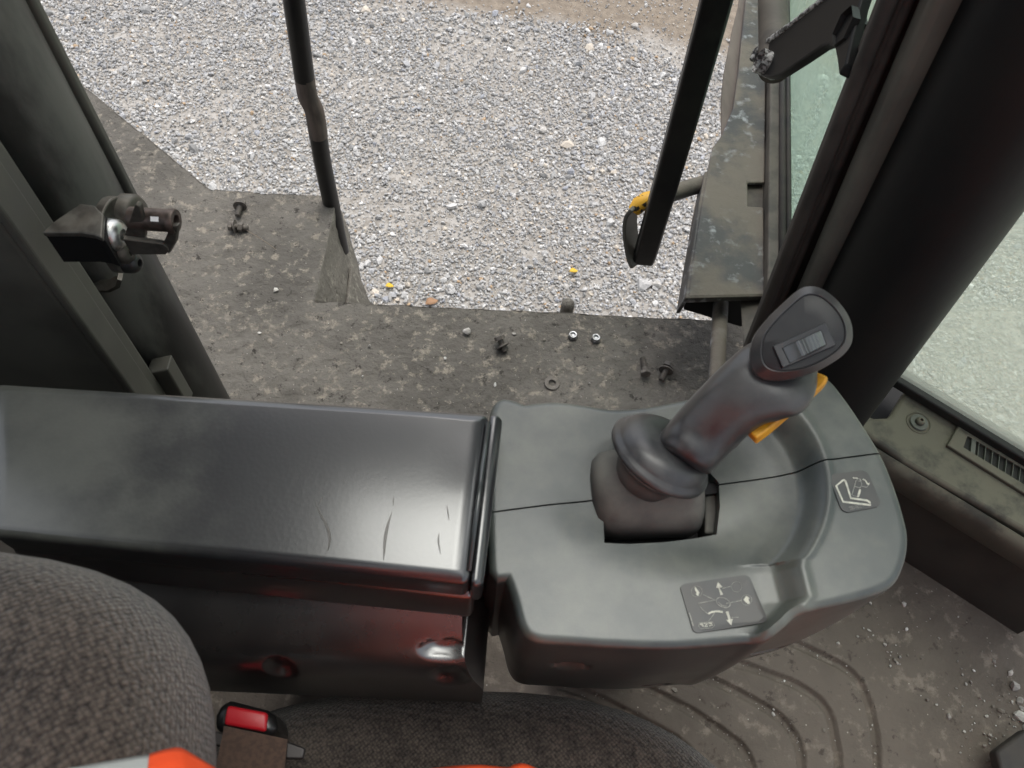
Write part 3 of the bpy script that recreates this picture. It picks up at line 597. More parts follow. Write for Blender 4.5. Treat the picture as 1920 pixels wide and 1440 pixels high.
# ------------------------------------------------------------------ front pillar (right)
YR = .50
p_top, p_mid, p_bot = PY(1983, 0, YR), PY(1664, 534, YR), PY(1503, 800, YR)
ad = unit(p_top-p_bot)
root = thing('front_pillar', 'thick leaning black front cab pillar behind the joystick', 'pillar', p_bot-ad*((p_bot[2]-ZF)/ad[2]))
pb = p_bot-ad*((p_bot[2]-ZF)/ad[2]); ptt = p_bot+ad*((2.44-p_bot[2])/ad[2])
obj('tube', tube([pb, pb+(ptt-pb)*.33, pb+(ptt-pb)*.66, ptt], .064, 48), M['front_pillar_paint'], root, smooth=60)
YF = .535
def edge_line(x0, y0, x1, y1, y):                   # a straight member in the door-jamb plane, run from floor to roof
    a, b = PY(x0, y0, y), PY(x1, y1, y); d = unit(a-b); lo = b-d*((b[2]-ZP)/d[2]); hi = b+d*((2.44-b[2])/d[2]); return lo, hi
l1, l3 = edge_line(1664, 0, 1417, 620, YF), edge_line(1790, 0, 1540, 534, YF)
obj('jamb_plate', prism([l1[0], l1[1], l3[1], l3[0]], (0, .02, 0)), M['jamb'], root, bevel=.003)
def bead(x0, y0, x1, y1, y, r): lo, hi = edge_line(x0, y0, x1, y1, y); return tube([lo, lo+(hi-lo)*.5, hi], r, 12)
obj('door_seal', bead(1666, 0, 1420, 618, YF-.004, .007), M['rubber'], root, smooth=180)
obj('inner_seal', join(bead(1690, 0, 1466, 534, YF-.002, .004), bead(1702, 0, 1476, 534, YF-.003, .005)), M['rubber'], root, smooth=180)
obj('lit_flank', prism([edge_line(1752, 0, 1516, 534, .50)[0], edge_line(1752, 0, 1516, 534, .50)[1], l3[1]-[0, .03, 0], l3[0]-[0, .03, 0]], (0, .025, 0)), M['olive_trim'], root, bevel=.008, smooth=40)  # paler strip paints the lit left flank of the pillar tube

# ------------------------------------------------------------------ open cab door (right, swung outwards)
def hinge_uv(px, py, z): return PZ(px, py, z)
ZD = 1.13
L0, L1_ = PZ(1291, 556, ZD), PZ(1441, 552, ZD)
L2, L3_ = PZ(1331, 322, ZD), PZ(1362, 150, ZD)
dd = unit((PZ(1447, 60, ZD)-L1_)*[1, 1, 0]); nn = np.array([dd[1], -dd[0], 0])       # along the door, and away from the opening
root = door_root = thing('cab_door', 'open cab door swung outwards with dusty bottom ledge, green glass and long black handle', 'door', (L1_[0], L1_[1], ZP))
E = lambda t: L1_+dd*t                                # glass-side edge of the ledge
far = 1.25
n1, n2 = PZ(1402, 342, ZD), PZ(1402, 386, ZD)
ta, tb = (n2-L1_)@dd, (n1-L1_)@dd
nb1, nb2 = PZ(1434, 342, ZD), PZ(1432, 388, ZD)
led = [L0, PZ(1434, 553, ZD), nb2, n2, n1, nb1, PZ(1437, 60, ZD), PZ(1437, -60, ZD), PZ(1410, -60, ZD), PZ(1398, 0, ZD), PZ(1391, 65, ZD), PZ(1385, 129, ZD), PZ(1375, 200, ZD), PZ(1354, 252, ZD), PZ(1336, 276, ZD), PZ(1327, 319, ZD), PZ(1316, 379, ZD), PZ(1296, 505, ZD)]
obj('notch_backing', prism([PZ(1392, 330, ZD-.012), PZ(1442, 330, ZD-.012), PZ(1442, 400, ZD-.012), PZ(1392, 400, ZD-.012)], (0, 0, -.004)), M['door_steel'], root)
o = obj('bottom_ledge', prism(led, (0, 0, -.007)), M['dirty_steel'], root, bevel=.0025, smooth=40)
fl = [L0, PZ(1316, 379, ZD), PZ(1327, 319, ZD), PZ(1336, 276, ZD)]
fl = [p-np.array([0, 0, .002]) for p in fl]
obj('ledge_flange', join(prism([fl[0]-[.004, 0, 0], fl[1]-[.004, 0, 0], fl[2]-[.004, 0, 0], fl[2]-[.004, 0, .035], fl[1]-[.006, 0, .035], fl[0]-[.010, .004, .035]], (.006, 0, 0)), prism([L0-[.004, .002, .001], L1_-[0, .002, .001], L1_-[0, .002, .012], L0-[.006, .002, .014]], (0, .005, 0))), M['dirty_steel'], root, bevel=.002)
obj('ledge_underside', prism([L0+[.006, .03, -.034], L1_+[0, .03, -.034], PZ(1420, 300, ZD)-[0, 0, .034], fl[2]+[.004, 0, -.034]], (0, 0, -.004)), M['dash_dark'], root)
obj('ledge_inner_shadow', prism([PY(x_, y_, .708) for x_, y_ in ((1286, 560), (1440, 562), (1440, 604), (1388, 612), (1282, 580))], (0, .004, 0)), M['latch_black'], root)  # black plate stands in for the shadow inside the hollow ledge
# outer skin seen beyond the ledge
sk = [PZ(1362, 152, ZD), PZ(1374, 120, ZD), PZ(1386, 40, ZD), PZ(1398, -40, ZD), PZ(1385, -140, ZD)]
obj('outer_skin', prism([PZ(1350, 262, ZD)-[0, 0, .012], PZ(1357, 241, ZD)-[0, 0, .012], PZ(1356, 172, ZD)-[0, 0, .012], PZ(1361, 125, ZD)-[0, 0, .012], PZ(1377, 43, ZD)-[0, 0, .012], PZ(1388, 0, ZD)-[0, 0, .012], PZ(1405, -120, ZD)-[0, 0, .012], PZ(1440, -120, ZD)-[0, 0, .012], PZ(1440, 262, ZD)-[0, 0, .012]], (0, 0, -.006)), M['door_skin'], root, bevel=.002)
# frame bar, glass and its bead
def vpl(z0, z1, off, t0, t1, th): a = L1_+nn*off; return prism([a+dd*t0+[0, 0, z0], a+dd*t1+[0, 0, z0], a+dd*t1+[0, 0, z1], a+dd*t0+[0, 0, z1]], nn*th)
obj('inner_rail', vpl(-.02, .016, -.007, -.12, far, .019), M['door_steel'], root, bevel=.003)
obj('glass_bead', join(tube([L1_+nn*.014+dd*-.12+[0, 0, .018], L1_+nn*.014+dd*far+[0, 0, .018]], .006, 12), tube([L1_+nn*.022+dd*-.12+[0, 0, .022], L1_+nn*.022+dd*far+[0, 0, .022]], .004, 10)), M['rubber'], root, smooth=180)
obj('pane', vpl(.018, 1.15, .026, -.14, far, .005), M['glass_green'], root)
obj('rear_edge_frame', vpl(-.01, 1.18, -.005, far, far+.05, .04), M['black_paint'], root, bevel=.006)
obj('top_frame', vpl(1.15, 1.20, -.005, -.14, far+.05, .04), M['black_paint'], root, bevel=.006)
# lower wing of the outside panel, front end (below the ledge) and support tube
o = obj('support_tube', tube([PY(1352, 560, .72), PY(1347, 640, .62), PY(1343, 720, .55)], .0115, 18), M['dirty_steel'], root, smooth=60)
obj('lower_corner_plate', prism([PY(1387, 562, .69), PY(1452, 556, .69), PY(1446, 640, .60), PY(1392, 655, .58)], (.004, .006, 0)), M['door_steel'], root, bevel=.002)
# frame tube ending at the hinge pin, and hinge arm
zt2 = PY(1450, 118, .72)[2]
obj('frame_tube', tube([PZ(1452, 132, zt2), PZ(1451, 60, zt2), PZ(1449, 0, zt2), PZ(1447, -90, zt2), PZ(1442, -330, zt2)], .0165, 24), M['door_steel'], root, smooth=60)
root = thing('hinge_arm', 'black forked door hinge arm with a corroded edge bolted to the front pillar', 'hinge', PY(1600, 60, .57))
h0 = PY(1452, 128, .70); h1 = PY(1610, 10, .50)
hn = unit(np.cross(h1-h0, (0, 0, 1))); hn = hn if hn[1] < 0 else -hn
hn = unit(hn+np.array([0, 0, -.25]))
hp = lambda px, py: PP(px, py, h0, hn)
ol = [(1426, 132), (1428, 112), (1440, 98), (1480, 70), (1530, 32), (1580, -4), (1612, -40), (1650, -40), (1630, 20), (1606, 130), (1592, 150), (1588, 120), (1583, 98), (1570, 91), (1556, 96), (1520, 120), (1480, 145), (1458, 151), (1438, 148)]
plt = [hp(*q) for q in ol]
o = obj('arm_plate', prism(plt, -hn*.010), M['arm_black'], root, bevel=.002, smooth=40)
hside = np.zeros(3) if (C-h0)@hn > 0 else -hn*.010
ed = [hp(*q)+hside for q in ((1426, 120), (1431, 106), (1441, 96), (1480, 68), (1530, 30), (1578, -5))]
obj('corroded_edge', tube(smooth_path(ed, 10), [.0018+.0022*abs(math.sin(i*1.7))*(1 if i < 34 else .5) for i in range(len(smooth_path(ed, 10)))], 8), M['corroded'], root, smooth=180)
pp = hp(1454, 127); obj('hinge_pin', lathe([(.0125, -.02), (.0125, .002), (.011, .0045), (.006, .0055), (.004, .005), (.003, .002), (0, .002)], pp, hn, 24, caps=False), M['corroded'], root, smooth=40)
q = hp(1607, 60)+hside; obj('bolt', lathe([(.016, -.004), (.016, .003), (.012, .003), (.012, .012), (.009, .014), (0, .014)], q, unit(hn+[.5, 0, 0]), 6, caps=False), M['black_paint'], root, smooth=30)
cs = [hp(1602+random.uniform(-6, 6), 105+random.uniform(-18, 16))+hn*.002 for _ in range(60)]
o = stones('corrosion_flakes', np.array(cs), RNG.uniform(.001, .0026, 60), M['corroded'], root); o['kind'] = 'stuff'

# ------------------------------------------------------------------ door handle (black bar loop with yellow tape)
YH = .85
hb = [PY(1420, -340, YH), PY(1362, -90, YH), PY(1343, 0, YH), PY(1308, 130, YH), PY(1255, 320, YH), PY(1216, 455, YH), PY(1209, 478, YH), PY(1203, 492, YH)]
root = obj('door_handle', strip(smooth_path(hb, 4), .038, .018, (1, 0, .3)), M['rail_paint'], door_root, bevel=.008, smooth=50)
ret = [PY(1196, 494, YH-.004), PY(1187, 470, YH+.008), PY(1181, 430, YH+.02), PY(1183, 400, YH+.025), PY(1192, 385, YH+.027)]
obj('return_strap', strip(smooth_path(ret, 5), .038, .007, unit((.55, .75, 0))), M['olive_trim'], root, bevel=.002, smooth=50)
obj('yellow_grip', tube([PY(1188, 396, YH+.025), PY(1198, 384, YH+.03), PY(1212, 376, YH+.034), PY(1232, 370, YH+.04)], [.0105, .0135, .0140, .0125], 18), M['tape'], root, smooth=60)
arm = [PY(1228, 370, YH+.04), PY(1262, 362, YH+.05), PY(1300, 350, YH+.06), PY(1330, 343, YH+.07), PY(1360, 342, YH+.075), PY(1405, 345, YH+.08)]
obj('mount_arm', tube(smooth_path(arm, 5), .0135, 18), M['dirty_steel'], root, smooth=60)
q = PY(1406, 357, YH+.078); obj('mount_plate', box(q, .006, .03, .05), M['dirty_steel'], root, bevel=.0015)

# ------------------------------------------------------------------ front quarter glass and lower trim (right)
w0, w1 = PZ(1690, 712, 1.10), PZ(1920, 852, 1.10); wd = unit((w1-w0)*[1, 1, 0]); wn = np.array([-wd[1], wd[0], 0])     # wn points outwards
wa, wb = w0-wd*.16, w0+wd*.55
root = thing('quarter_window', 'dusty pale green front quarter window right of the thick pillar', 'window', w0)
obj('pane', prism([wa, wb, wb+[0, 0, 1.3], wa+[0, 0, 1.3]], wn*.006), M['glass'], root)
obj('gasket', prism([wa-wn*.010+[0, 0, -.012], wb-wn*.010+[0, 0, -.012], wb-wn*.010+[0, 0, .004], wa-wn*.010+[0, 0, .004]], wn*.028), M['dash_dark'], root, bevel=.003)
root = thing('front_trim', 'dusty olive grey trim ledge below the quarter window with an air vent', 'trim', (w0[0], w0[1], ZF))
ZT = 1.085
T = lambda px, py, z=ZT: PZ(px, py, z)
out = [T(1600, 800), T(1622, 776), T(1640, 783), T(1665, 782), T(1672, 776), T(1700, 729), T(1712, 733), T(1760, 757), T(2100, 962), T(2100, 1110), T(1920, 994), T(1700, 868), T(1630, 818)]
obj('ledge', prism(out, (0, 0, -.02)), M['dash'], root, bevel=.006, smooth=40)
rim = [T(1706, 726)+[0, 0, .002], T(1760, 752)+[0, 0, .002], T(1950, 868)+[0, 0, .002], T(2100, 960)+[0, 0, .002]]
obj('window_lip', tube(rim, .004, 10), M['dash'], root, smooth=180)
# rounded front of the ledge and the kick panel under it
ia, ib = T(1612, 815), T(2100, 1112); idr = unit(ib-ia); inn = np.array([idr[1], -idr[0], 0])
if inn[1] > 0: inn = -inn
ia = ia-idr*.05
prof = [(0, -.006), (.007, -.010), (.011, -.02), (.012, -.045), (.006, -.058), (-.010, -.062)]
obj('ledge_front', loft([[p+inn*o_+[0, 0, z_] for o_, z_ in prof+[(-.012, -.02)]] for p in (ia, ia+(ib-ia)*.5, ib)]), M['dash'], root, smooth=50)
obj('kick_panel', prism([ia-inn*.012+[0, 0, -.05], ib-inn*.012+[0, 0, -.05], ib+inn*.005+[0, 0, -(ZT-ZF)], ia+inn*.005+[0, 0, -(ZT-ZF)]], -inn*.03), M['kick'], root)
obj('pillar_notch', prism([T(1590, 812, 1.045), T(1625, 762, 1.045), T(1690, 712, 1.045), T(1740, 742, 1.045), T(1680, 810, 1.045)], (0, 0, -.01)), M['latch_black'], root)
q = T(1722, 793)
obj('screw_seat', lathe([(.0175, .0004), (.0165, .0015), (.0150, .0004), (.0145, -.001)], q, (0, 0, 1), 32, caps=False), M['dash'], root, smooth=50)
obj('washer', lathe([(.005, .003), (.0118, .003), (.0125, .0022), (.0125, 0)], q, (0, 0, 1), 32, caps=False), M['slat'], root, smooth=40)
obj('screw', lathe([(.0062, .002), (.0062, .006), (.0052, .0085), (.0036, .0095), (.0022, .0095), (.0020, .006), (0, .006)], q, (0, 0, 1), 24, caps=False), M['dash'], root, smooth=50)
# vent: bezel frame, dark slot and separate slats
vo = [T(1795, 797), T(2110, 985), T(2082, 1032), T(1772, 838)]
def ring_poly(o4, i4, z0, z1):
    o4 = [np.array(p) for p in o4]; i4 = [np.array(p) for p in i4]; up0, up1 = np.array([0, 0, z0]), np.array([0, 0, z1])
    V = [p+up0 for p in o4]+[p+up1 for p in o4]+[p+up1 for p in i4]+[p+up0 for p in i4]; Fc = []
    for r in range(3):
        for k in range(4): Fc.append((r*4+k, r*4+(k+1) % 4, r*4+4+(k+1) % 4, r*4+4+k))
    for k in range(4): Fc.append((12+k, 12+(k+1) % 4, (k+1) % 4, k))
    return V, Fc
vi = [T(1811, 820), T(2090, 986), T(2078, 1010), T(1803, 842)]
vent = obj('vent', ring_poly(vo, vi, -.001, .006), M['dash'], root, bevel=.002, smooth=40)
obj('vent_shadow_box', prism([p+[0, 0, .0005] for p in vi], (0, 0, .0006)), M['dash_dark'], vent)
vx = unit(np.array(vi[1])-vi[0]); vy = unit(np.array(vi[3])-vi[0]); Lv = np.linalg.norm(np.array(vi[1])-vi[0])
k = .006; sl = None
while k < Lv-.004:
    base = np.array(vi[0])*(1-k/Lv)+np.array(vi[1])*(k/Lv); b2 = np.array(vi[3])*(1-k/Lv)+np.array(vi[2])*(k/Lv)
    w_ = .0009 if k > .012 else .006
    V = [base+[0, 0, .0012], base+vx*w_+[0, 0, .0012], b2+vx*(w_+.0042)+[0, 0, .0012], b2+vx*.0042+[0, 0, .0012]]
    obj('slat', prism(V, (0, 0, .0038)), M['slat'], vent); k += .0098

# ------------------------------------------------------------------ floor mat with moulded grooves
gl = [[(1180, 1278), (1233, 1301), (1297, 1335), (1361, 1378), (1391, 1404), (1410, 1445), (1414, 1520)],
      [(1290, 1262), (1353, 1284), (1413, 1314), (1464, 1348), (1494, 1391), (1502, 1438), (1500, 1520)],
      [(1370, 1240), (1438, 1263), (1507, 1293), (1549, 1331), (1566, 1391), (1571, 1438), (1568, 1520)],
      [(1450, 1190), (1528, 1224), (1592, 1259), (1622, 1306), (1639, 1374), (1643, 1438), (1640, 1520)],
      [(1050, 1285), (1120, 1310), (1200, 1350), (1270, 1390), (1310, 1440), (1325, 1520)]]
gl = [np.array([PZ(*p, ZF)[:2] for p in smooth_path([np.array(q, float) for q in g], 8)]) for g in gl]
nx, ny = 600, 235; gxx, gyy = np.meshgrid(np.linspace(-.38, 1.0, nx), np.linspace(-.07, .47, ny), indexing='ij'); P2 = np.stack([gxx, gyy], -1).reshape(-1, 2)
dmin = np.full(len(P2), 9.0); side = []
for g in gl:
    for a, b in zip(g[:-1], g[1:]):
        ab = b-a; tt = np.clip(((P2-a)@ab)/(ab@ab), 0, 1); dmin = np.minimum(dmin, np.linalg.norm(P2-(a+tt[:, None]*ab), axis=1))
zz = ZF+.002+.0022*fbm(P2[:, 0]*14, P2[:, 1]*14, 4)+.0007*fbm(P2[:, 0]*90, P2[:, 1]*90, 3)-.0075*(1-sstep(.0042, .0066, dmin+.002*fbm(P2[:, 0]*40, P2[:, 1]*40)))
mv = np.concatenate([P2, zz[:, None]], 1); mf = [(i*ny+j, (i+1)*ny+j, (i+1)*ny+j+1, i*ny+j+1) for i in range(nx-1) for j in range(ny-1)]
o = obj('floor_mat', (mv.tolist(), mf), M['mat'], origin=(.3, 0, ZF), smooth=180)
tag(o, 'dirty brown rubber floor mat with curved moulded grooves', 'floor mat')
cs, rs = [], []
def addgrit(px, py, r): q = PZ(px, py, ZF+.004); cs.append(q); rs.append(r)
for k in range(330):
    m = random.random()
    if m < .45: px, py = random.gauss(1860, 60), random.gauss(1330, 60)
    elif m < .65: px, py = random.gauss(1690, 50), random.gauss(1190, 45)
    else:
        g = random.choice(gl); q = g[random.randrange(len(g))]; cs.append(np.array([q[0]+random.gauss(0, .004), q[1]+random.gauss(0, .004), ZF+.001])); rs.append(.0008*math.exp(random.gauss(0, .4))); continue
    addgrit(px, py, .0011*math.exp(random.gauss(0, .55)))
for px, py, r in ((1895, 1262, .004), (1902, 1287, .0095), (1912, 1312, .006), (1877, 1333, .0045), (1857, 1379, .004), (1847, 1399, .003), (1545, 1369, .002), (1450, 1339, .0025), (1700, 1180, .003), (1265, 1294, .004), (520, 1368, .0025), (528, 1375, .002), (570, 1346, .0025)): addgrit(px, py, r)
o = stones('floor_grit', np.array(cs), np.array(rs), M['grit']); tag(o, kind='stuff')
pa = [PZ(x, y, .93) for x, y in ((1868, 1408), (1925, 1366), (2020, 1400), (2010, 1520), (1890, 1500))]
o = obj('pedal', prism(pa, (0, 0, -.02)), M['rubber'], origin=pa[0], bevel=.004, smooth=40); tag(o, 'dark rubber pedal corner on the floor mat', 'pedal')

# ------------------------------------------------------------------ armrest box
ZA = 1.53
c00, c10, c11, c01 = PZ(880, 1094, ZA+.002), PZ(-10, 1003, ZA), PZ(4, 716, ZA), PZ(918, 771, ZA+.002)     # near-front, near-rear, far-rear, far-front
c10, c11 = c10+(c10-c00)*.02, c11+(c11-c01)*.02
root = thing('armrest', 'glossy black armrest box with scuffed vinyl top in front of the seat', 'armrest', (-.15, .2, ZF))
dn = np.array([0, 0, -.032]); top4 = [c10, c00, c01, c11]
v, f = rounded_box_warp([p+dn for p in top4], top4, rad=.0052, segs=6)
# crown the middle very slightly, let the front edge dip
bm = bmesh.new(); vs = [bm.verts.new(tuple(p)) for p in v]
for q in f:
    try: bm.faces.new([vs[i] for i in q])
    except ValueError: pass
big = [fc for fc in bm.faces if fc.calc_area() > .02]
bmesh.ops.subdivide_edges(bm, edges=[e for fc in big for e in fc.edges], cuts=40, use_grid_fill=True)
cen = sum(top4)/4; lx = unit(c00-c10); ly = unit(np.cross((0, 0, 1), lx))
for vv in bm.verts:
    p = np.array(vv.co); u, w_ = (p-cen)@lx/.16, (p-cen)@ly/.058
    if p[2] > ZA-.006:
        vv.co.z += .0009*(1-min(1, w_*w_))-.0022*float(sstep(.72, 1.0, u))*(.15+.85*float(sstep(0, .9, w_)))+.0010*math.sin(u*2.1+1)
me = bpy.data.meshes.new('pad'); bmesh.ops.recalc_face_normals(bm, faces=bm.faces); bm.to_mesh(me); bm.free()
pad = link_mesh('pad', me, M['vinyl'], root, smooth=180)
# front end roll and its welt
e0, e1 = c00+[-.001, .004, -.004], c01+[-.001, -.004, -.004]
cap4 = [c00+[.0005, -.001, -.001], c00+[.0085, .000, -.004], c01+[.0095, -.001, -.004], c01+[.0005, .001, -.001]]
obj('front_cap', rounded_box_warp([p+[0, 0, -.036] for p in cap4], cap4, rad=.0042, segs=5), M['vinyl'], root, smooth=180)
obj('welt', tube([e0+[.0005, .004, .0028], e0*.5+e1*.5+[.0005, 0, .0042], e1+[.0005, -.004, .0022]], .0016, 12), M['welt'], root, smooth=180)
# box body below the pad: ribs and tapering lower body with screw pockets on its near side
def body_ring(z, ins, far_in=.006, front_in=.0):
    return [c10+[0, ins, 0], c00+[front_in, ins, 0], c01+[front_in, -far_in, 0], c11+[0, -far_in, 0]], z
def bx(z0, z1, i0, i1, fi=0.0, rad=.004, mt='gloss_black', nm='tier'):
    a, _ = body_ring(z0, i0, front_in=fi); b, _ = body_ring(z1, i1, front_in=fi)
    a = [np.array([p[0], p[1], z0]) for p in a]; b = [np.array([p[0], p[1], z1]) for p in b]
    return obj(nm, rounded_box_warp(a, b, rad=rad, segs=4), M[mt], root, smooth=180)
bx(1.474, 1.500, -.0075, .001, .003, .004, nm='upper_tier')
# lower box: its near wall flares out towards the seat; a fine sheet so that the pockets are really sunk in
prof = [(0, 1.479), (.0035, 1.477), (.0050, 1.471), (.0030, 1.465), (.0040, 1.462), (-.003, 1.459), (-.0130, 1.4545), (-.0230, 1.4490), (-.0310, 1.4425), (-.0370, 1.4340), (-.0405, 1.423), (-.0420, 1.408), (-.043, 1.390), (-.0435, 1.372), (-.0435, 1.362)]
prof = [np.array(p) for p in smooth_path([np.array(p) for p in prof], 5)]; nv = len(prof); nu = 150
a0, a1 = c10+[0, .002, 0], c00+[-.004, .002, 0]; pk = [((838, 1216), .021, .0065, .012), ((525, 1253), .0125, .0070, .010), ((842, 1268), .0155, .0060, .011)]
flare = lambda z: .017*sstep(1.458, 1.40, z)
sheet = np.array([[[*(a0*(1-i/(nu-1))+a1*(i/(nu-1)))[:1]+(flare(q[1])*(i/(nu-1))), (a0*(1-i/(nu-1))+a1*(i/(nu-1)))[1]+q[0], q[1]] for q in prof] for i in range(nu)])
sheet[..., 1] -= (.016*(1-np.linspace(0, 1, nu))**1.0)[:, None]*sstep(0, nv-1, np.arange(nv))[None]; sheet[..., 2] -= (.012*sstep(.6*nv, nv-1, np.arange(nv)))[None]; sheet = sheet.reshape(-1, 3)
for (px, py), rx, rz, dep in pk:
    d_ = ray(px, py); tt = (sheet-C)@d_/(d_@d_); dist = np.linalg.norm(sheet-C-tt[:, None]*d_, axis=1); q = sheet[np.argmin(dist)].copy()
    d2 = ((sheet[:, 0]-q[0])/rx)**2+((sheet[:, 1]-q[1])/(rz))**2+((sheet[:, 2]-q[2])/.016)**2*.6; w_ = dep*.7*(1-sstep(.1, 1.0, d2)); sheet[:, 1] += w_*.8; sheet[:, 2] -= w_*.5
Fc = [(i*nv+j, (i+1)*nv+j, (i+1)*nv+j+1, i*nv+j+1) for i in range(nu-1) for j in range(nv-1)]; V = sheet.tolist()
cf, cr_ = c01+[-.004, -.008, 0], c11+[0, -.008, 0]
b0 = len(V); V += [(cf[0]+float(flare(q[1])), cf[1], q[1]) for q in prof]; b1 = len(V); V += [(cr_[0], cr_[1], q[1]) for q in prof]
for j in range(nv-1):
    Fc.append(((nu-1)*nv+j, b0+j, b0+j+1, (nu-1)*nv+j+1)); Fc.append((b0+j, b1+j, b1+j+1, b0+j+1)); Fc.append((b1+j, j, j+1, b1+j+1))
Fc.append(tuple([i*nv+nv-1 for i in range(nu)]+[b0+nv-1, b1+nv-1]))
obj('lower_body', (V, Fc), M['gloss_black'], root, smooth=55)
obj('support', box((-.16, .222, 1.09), .14, .05, .50), M['kick'], root, bevel=.01)
# scuff marks on the vinyl: short raised smears of dust
def on_pad(px, py): return PZ(px, py, ZA+.0032)
for pts, wd_ in (([(590, 935), (600, 962), (612, 985), (618, 1010), (614, 1034)], .0022), ([(735, 960), (727, 985), (722, 1010), (719, 1050)], .0024), ([(823, 1000), (822, 1015), (826, 1038)], .0011), ([(838, 948), (842, 975)], .0009), ([(738, 930), (737, 948)], .0012), ([(606, 930), (598, 945)], .0014)):
    pth = smooth_path([on_pad(*p) for p in pts], 4); n = len(pth)
    V, Fc = [], []
    for i, p in enumerate(pth):
        hw = wd_/2*math.sin(math.pi*(i+.6)/(n+.2)); V += [p+[-hw, 0, -.0004], p+[hw, 0, -.0004], p+[hw*.6, 0, .00008], p+[-hw*.6, 0, .00008]]
        if i: Fc += [(i*4-4+k, i*4-4+(k+1) % 4, i*4+(k+1) % 4, i*4+k) for k in range(4)]
    obj('scuff', (V, Fc), M['scuff'] if 'scuff' in M else M.setdefault('scuff', mat('scuff', (.075, .070, .062), .45, coat=.3)), root)

# ------------------------------------------------------------------ joystick console: two moulded shells split by a seam
ZC = 1.497
def deck_h(px, py):
    px, py = np.asarray(px, float), np.asarray(py, float)
    e = np.hypot((px-1285)/262, (py-915)/160)
    dish = -.0046*(1-sstep(.50, 1.14, e))*(.45+.55*sstep(1180, 1330, px))
    dish = dish-.0014*(1-sstep(.10, 1.10, np.hypot((px-1108)/72, (py-952)/66)))
    dc = np.hypot(px-1330, (py-930)*1.0)-207
    bx_ = np.interp(py, [1060, 1075, 1130, 1190, 1260], [1488, 1487, 1500, 1445, 1400]); dl = px-bx_
    d = np.where((py < 1060), dc, dl)
    wall_ = np.clip(.15*sstep(-75, -20, d)+.85*sstep(-40, -1, d), 0, 1)*sstep(1330, 1450, px)
    bead_ = .0012*np.exp(-((d-3)/7)**2)*sstep(1330, 1450, px)
    return ZC+dish*(1-wall_)+.016*wall_+bead_-.004*sstep(760, 700, py)*(1-wall_)
out_px = [(932, 776), (985, 767), (1040, 762), (1095, 768), (1150, 776), (1215, 772), (1290, 758), (1370, 740), (1450, 722), (1520, 708), (1548, 716), (1572, 744), (1604, 790), (1642, 852), (1668, 915), (1686, 975), (1691, 1010), (1684, 1050), (1660, 1088), (1590, 1112), (1500, 1133), (1462, 1162), (1432, 1184), (1390, 1190), (1320, 1196), (1250, 1200), (1150, 1197), (1060, 1191), (1010, 1187), (990, 1170), (976, 1120), (962, 1080), (946, 1062), (932, 1056)]
hole_px = [(1133, 1018), (1180, 1020), (1240, 1017), (1300, 1010), (1344, 1002), (1350, 950), (1348, 905), (1322, 876), (1260, 868), (1190, 868), (1106, 880), (1127, 908), (1131, 960)]
def at_h(px, py):
    z = float(deck_h(px, py))
    return PZ(px, py, z)
O3 = [at_h(*p) for p in out_px]; H3 = [at_h(*p) for p in hole_px]
cc = PZ(1240, 945, ZC)[:2]
def by_angle(P, n, rnd):
    P = smooth_path(P, 8, True) if rnd else [np.array(a)+(np.array(b)-np.array(a))*t for a, b in zip(P, P[1:]+P[:1]) for t in np.linspace(0, 1, 16, endpoint=False)]
    P = np.array(P); ang = np.unwrap(np.arctan2(P[:, 1]-cc[1], P[:, 0]-cc[0]))
    if ang[-1] < ang[0]: P, ang = P[::-1], ang[::-1]
    ang = np.maximum.accumulate(ang); a = np.concatenate([ang-2*math.pi, ang, ang+2*math.pi]); Q = np.concatenate([P]*3); tt = np.linspace(-math.pi, math.pi, n, endpoint=False)+float(np.floor((ang[0]+math.pi)/(2*math.pi)))*0
    return np.stack([np.interp(tt, a, Q[:, k]) for k in range(3)], 1)
NA = 400
OU, HO = by_angle(O3, NA, True), by_angle(H3, NA, False)
MR = 70; rings = []
for k in range(MR+1):
    t = k/MR; xy = HO[:, :2]*(1-t)+OU[:, :2]*t
    q = level_px(xy, ZC+.001); z = deck_h(q[:, 0], q[:, 1]); rings.append(np.concatenate([xy, z[:, None]], 1))
top = rings[-1]; nxt, prv = np.roll(OU, -1, 0), np.roll(OU, 1, 0); tg = nxt-prv; nor = np.stack([tg[:, 1], -tg[:, 0]], 1); nor /= np.linalg.norm(nor, axis=1)[:, None]+1e-9
rf = .0055
for a in (20, 40, 60, 80, 90):
    s_, c_ = math.sin(math.radians(a)), math.cos(math.radians(a)); r_ = top.copy(); r_[:, :2] += nor*rf*s_; r_[:, 2] -= rf*(1-c_); rings.append(r_)
lastr = rings[-1]; ZB = 1.335; NW = 26
pks = [((1070, 1250), .0165, .0075, .011), ((1440, 1220), .021, .0065, .011), ((1232, 1284), .014, .0050, .009)]
for k in range(1, NW+1):
    t = k/NW; r_ = lastr.copy(); r_[:, 2] = lastr[:, 2]*(1-t)+ZB*t; r_[:, :2] = cc+(lastr[:, :2]-cc)*(1-.02*t*t)+nor*.002*math.sin(math.pi*t)
    rings.append(r_)
A = np.array(rings)
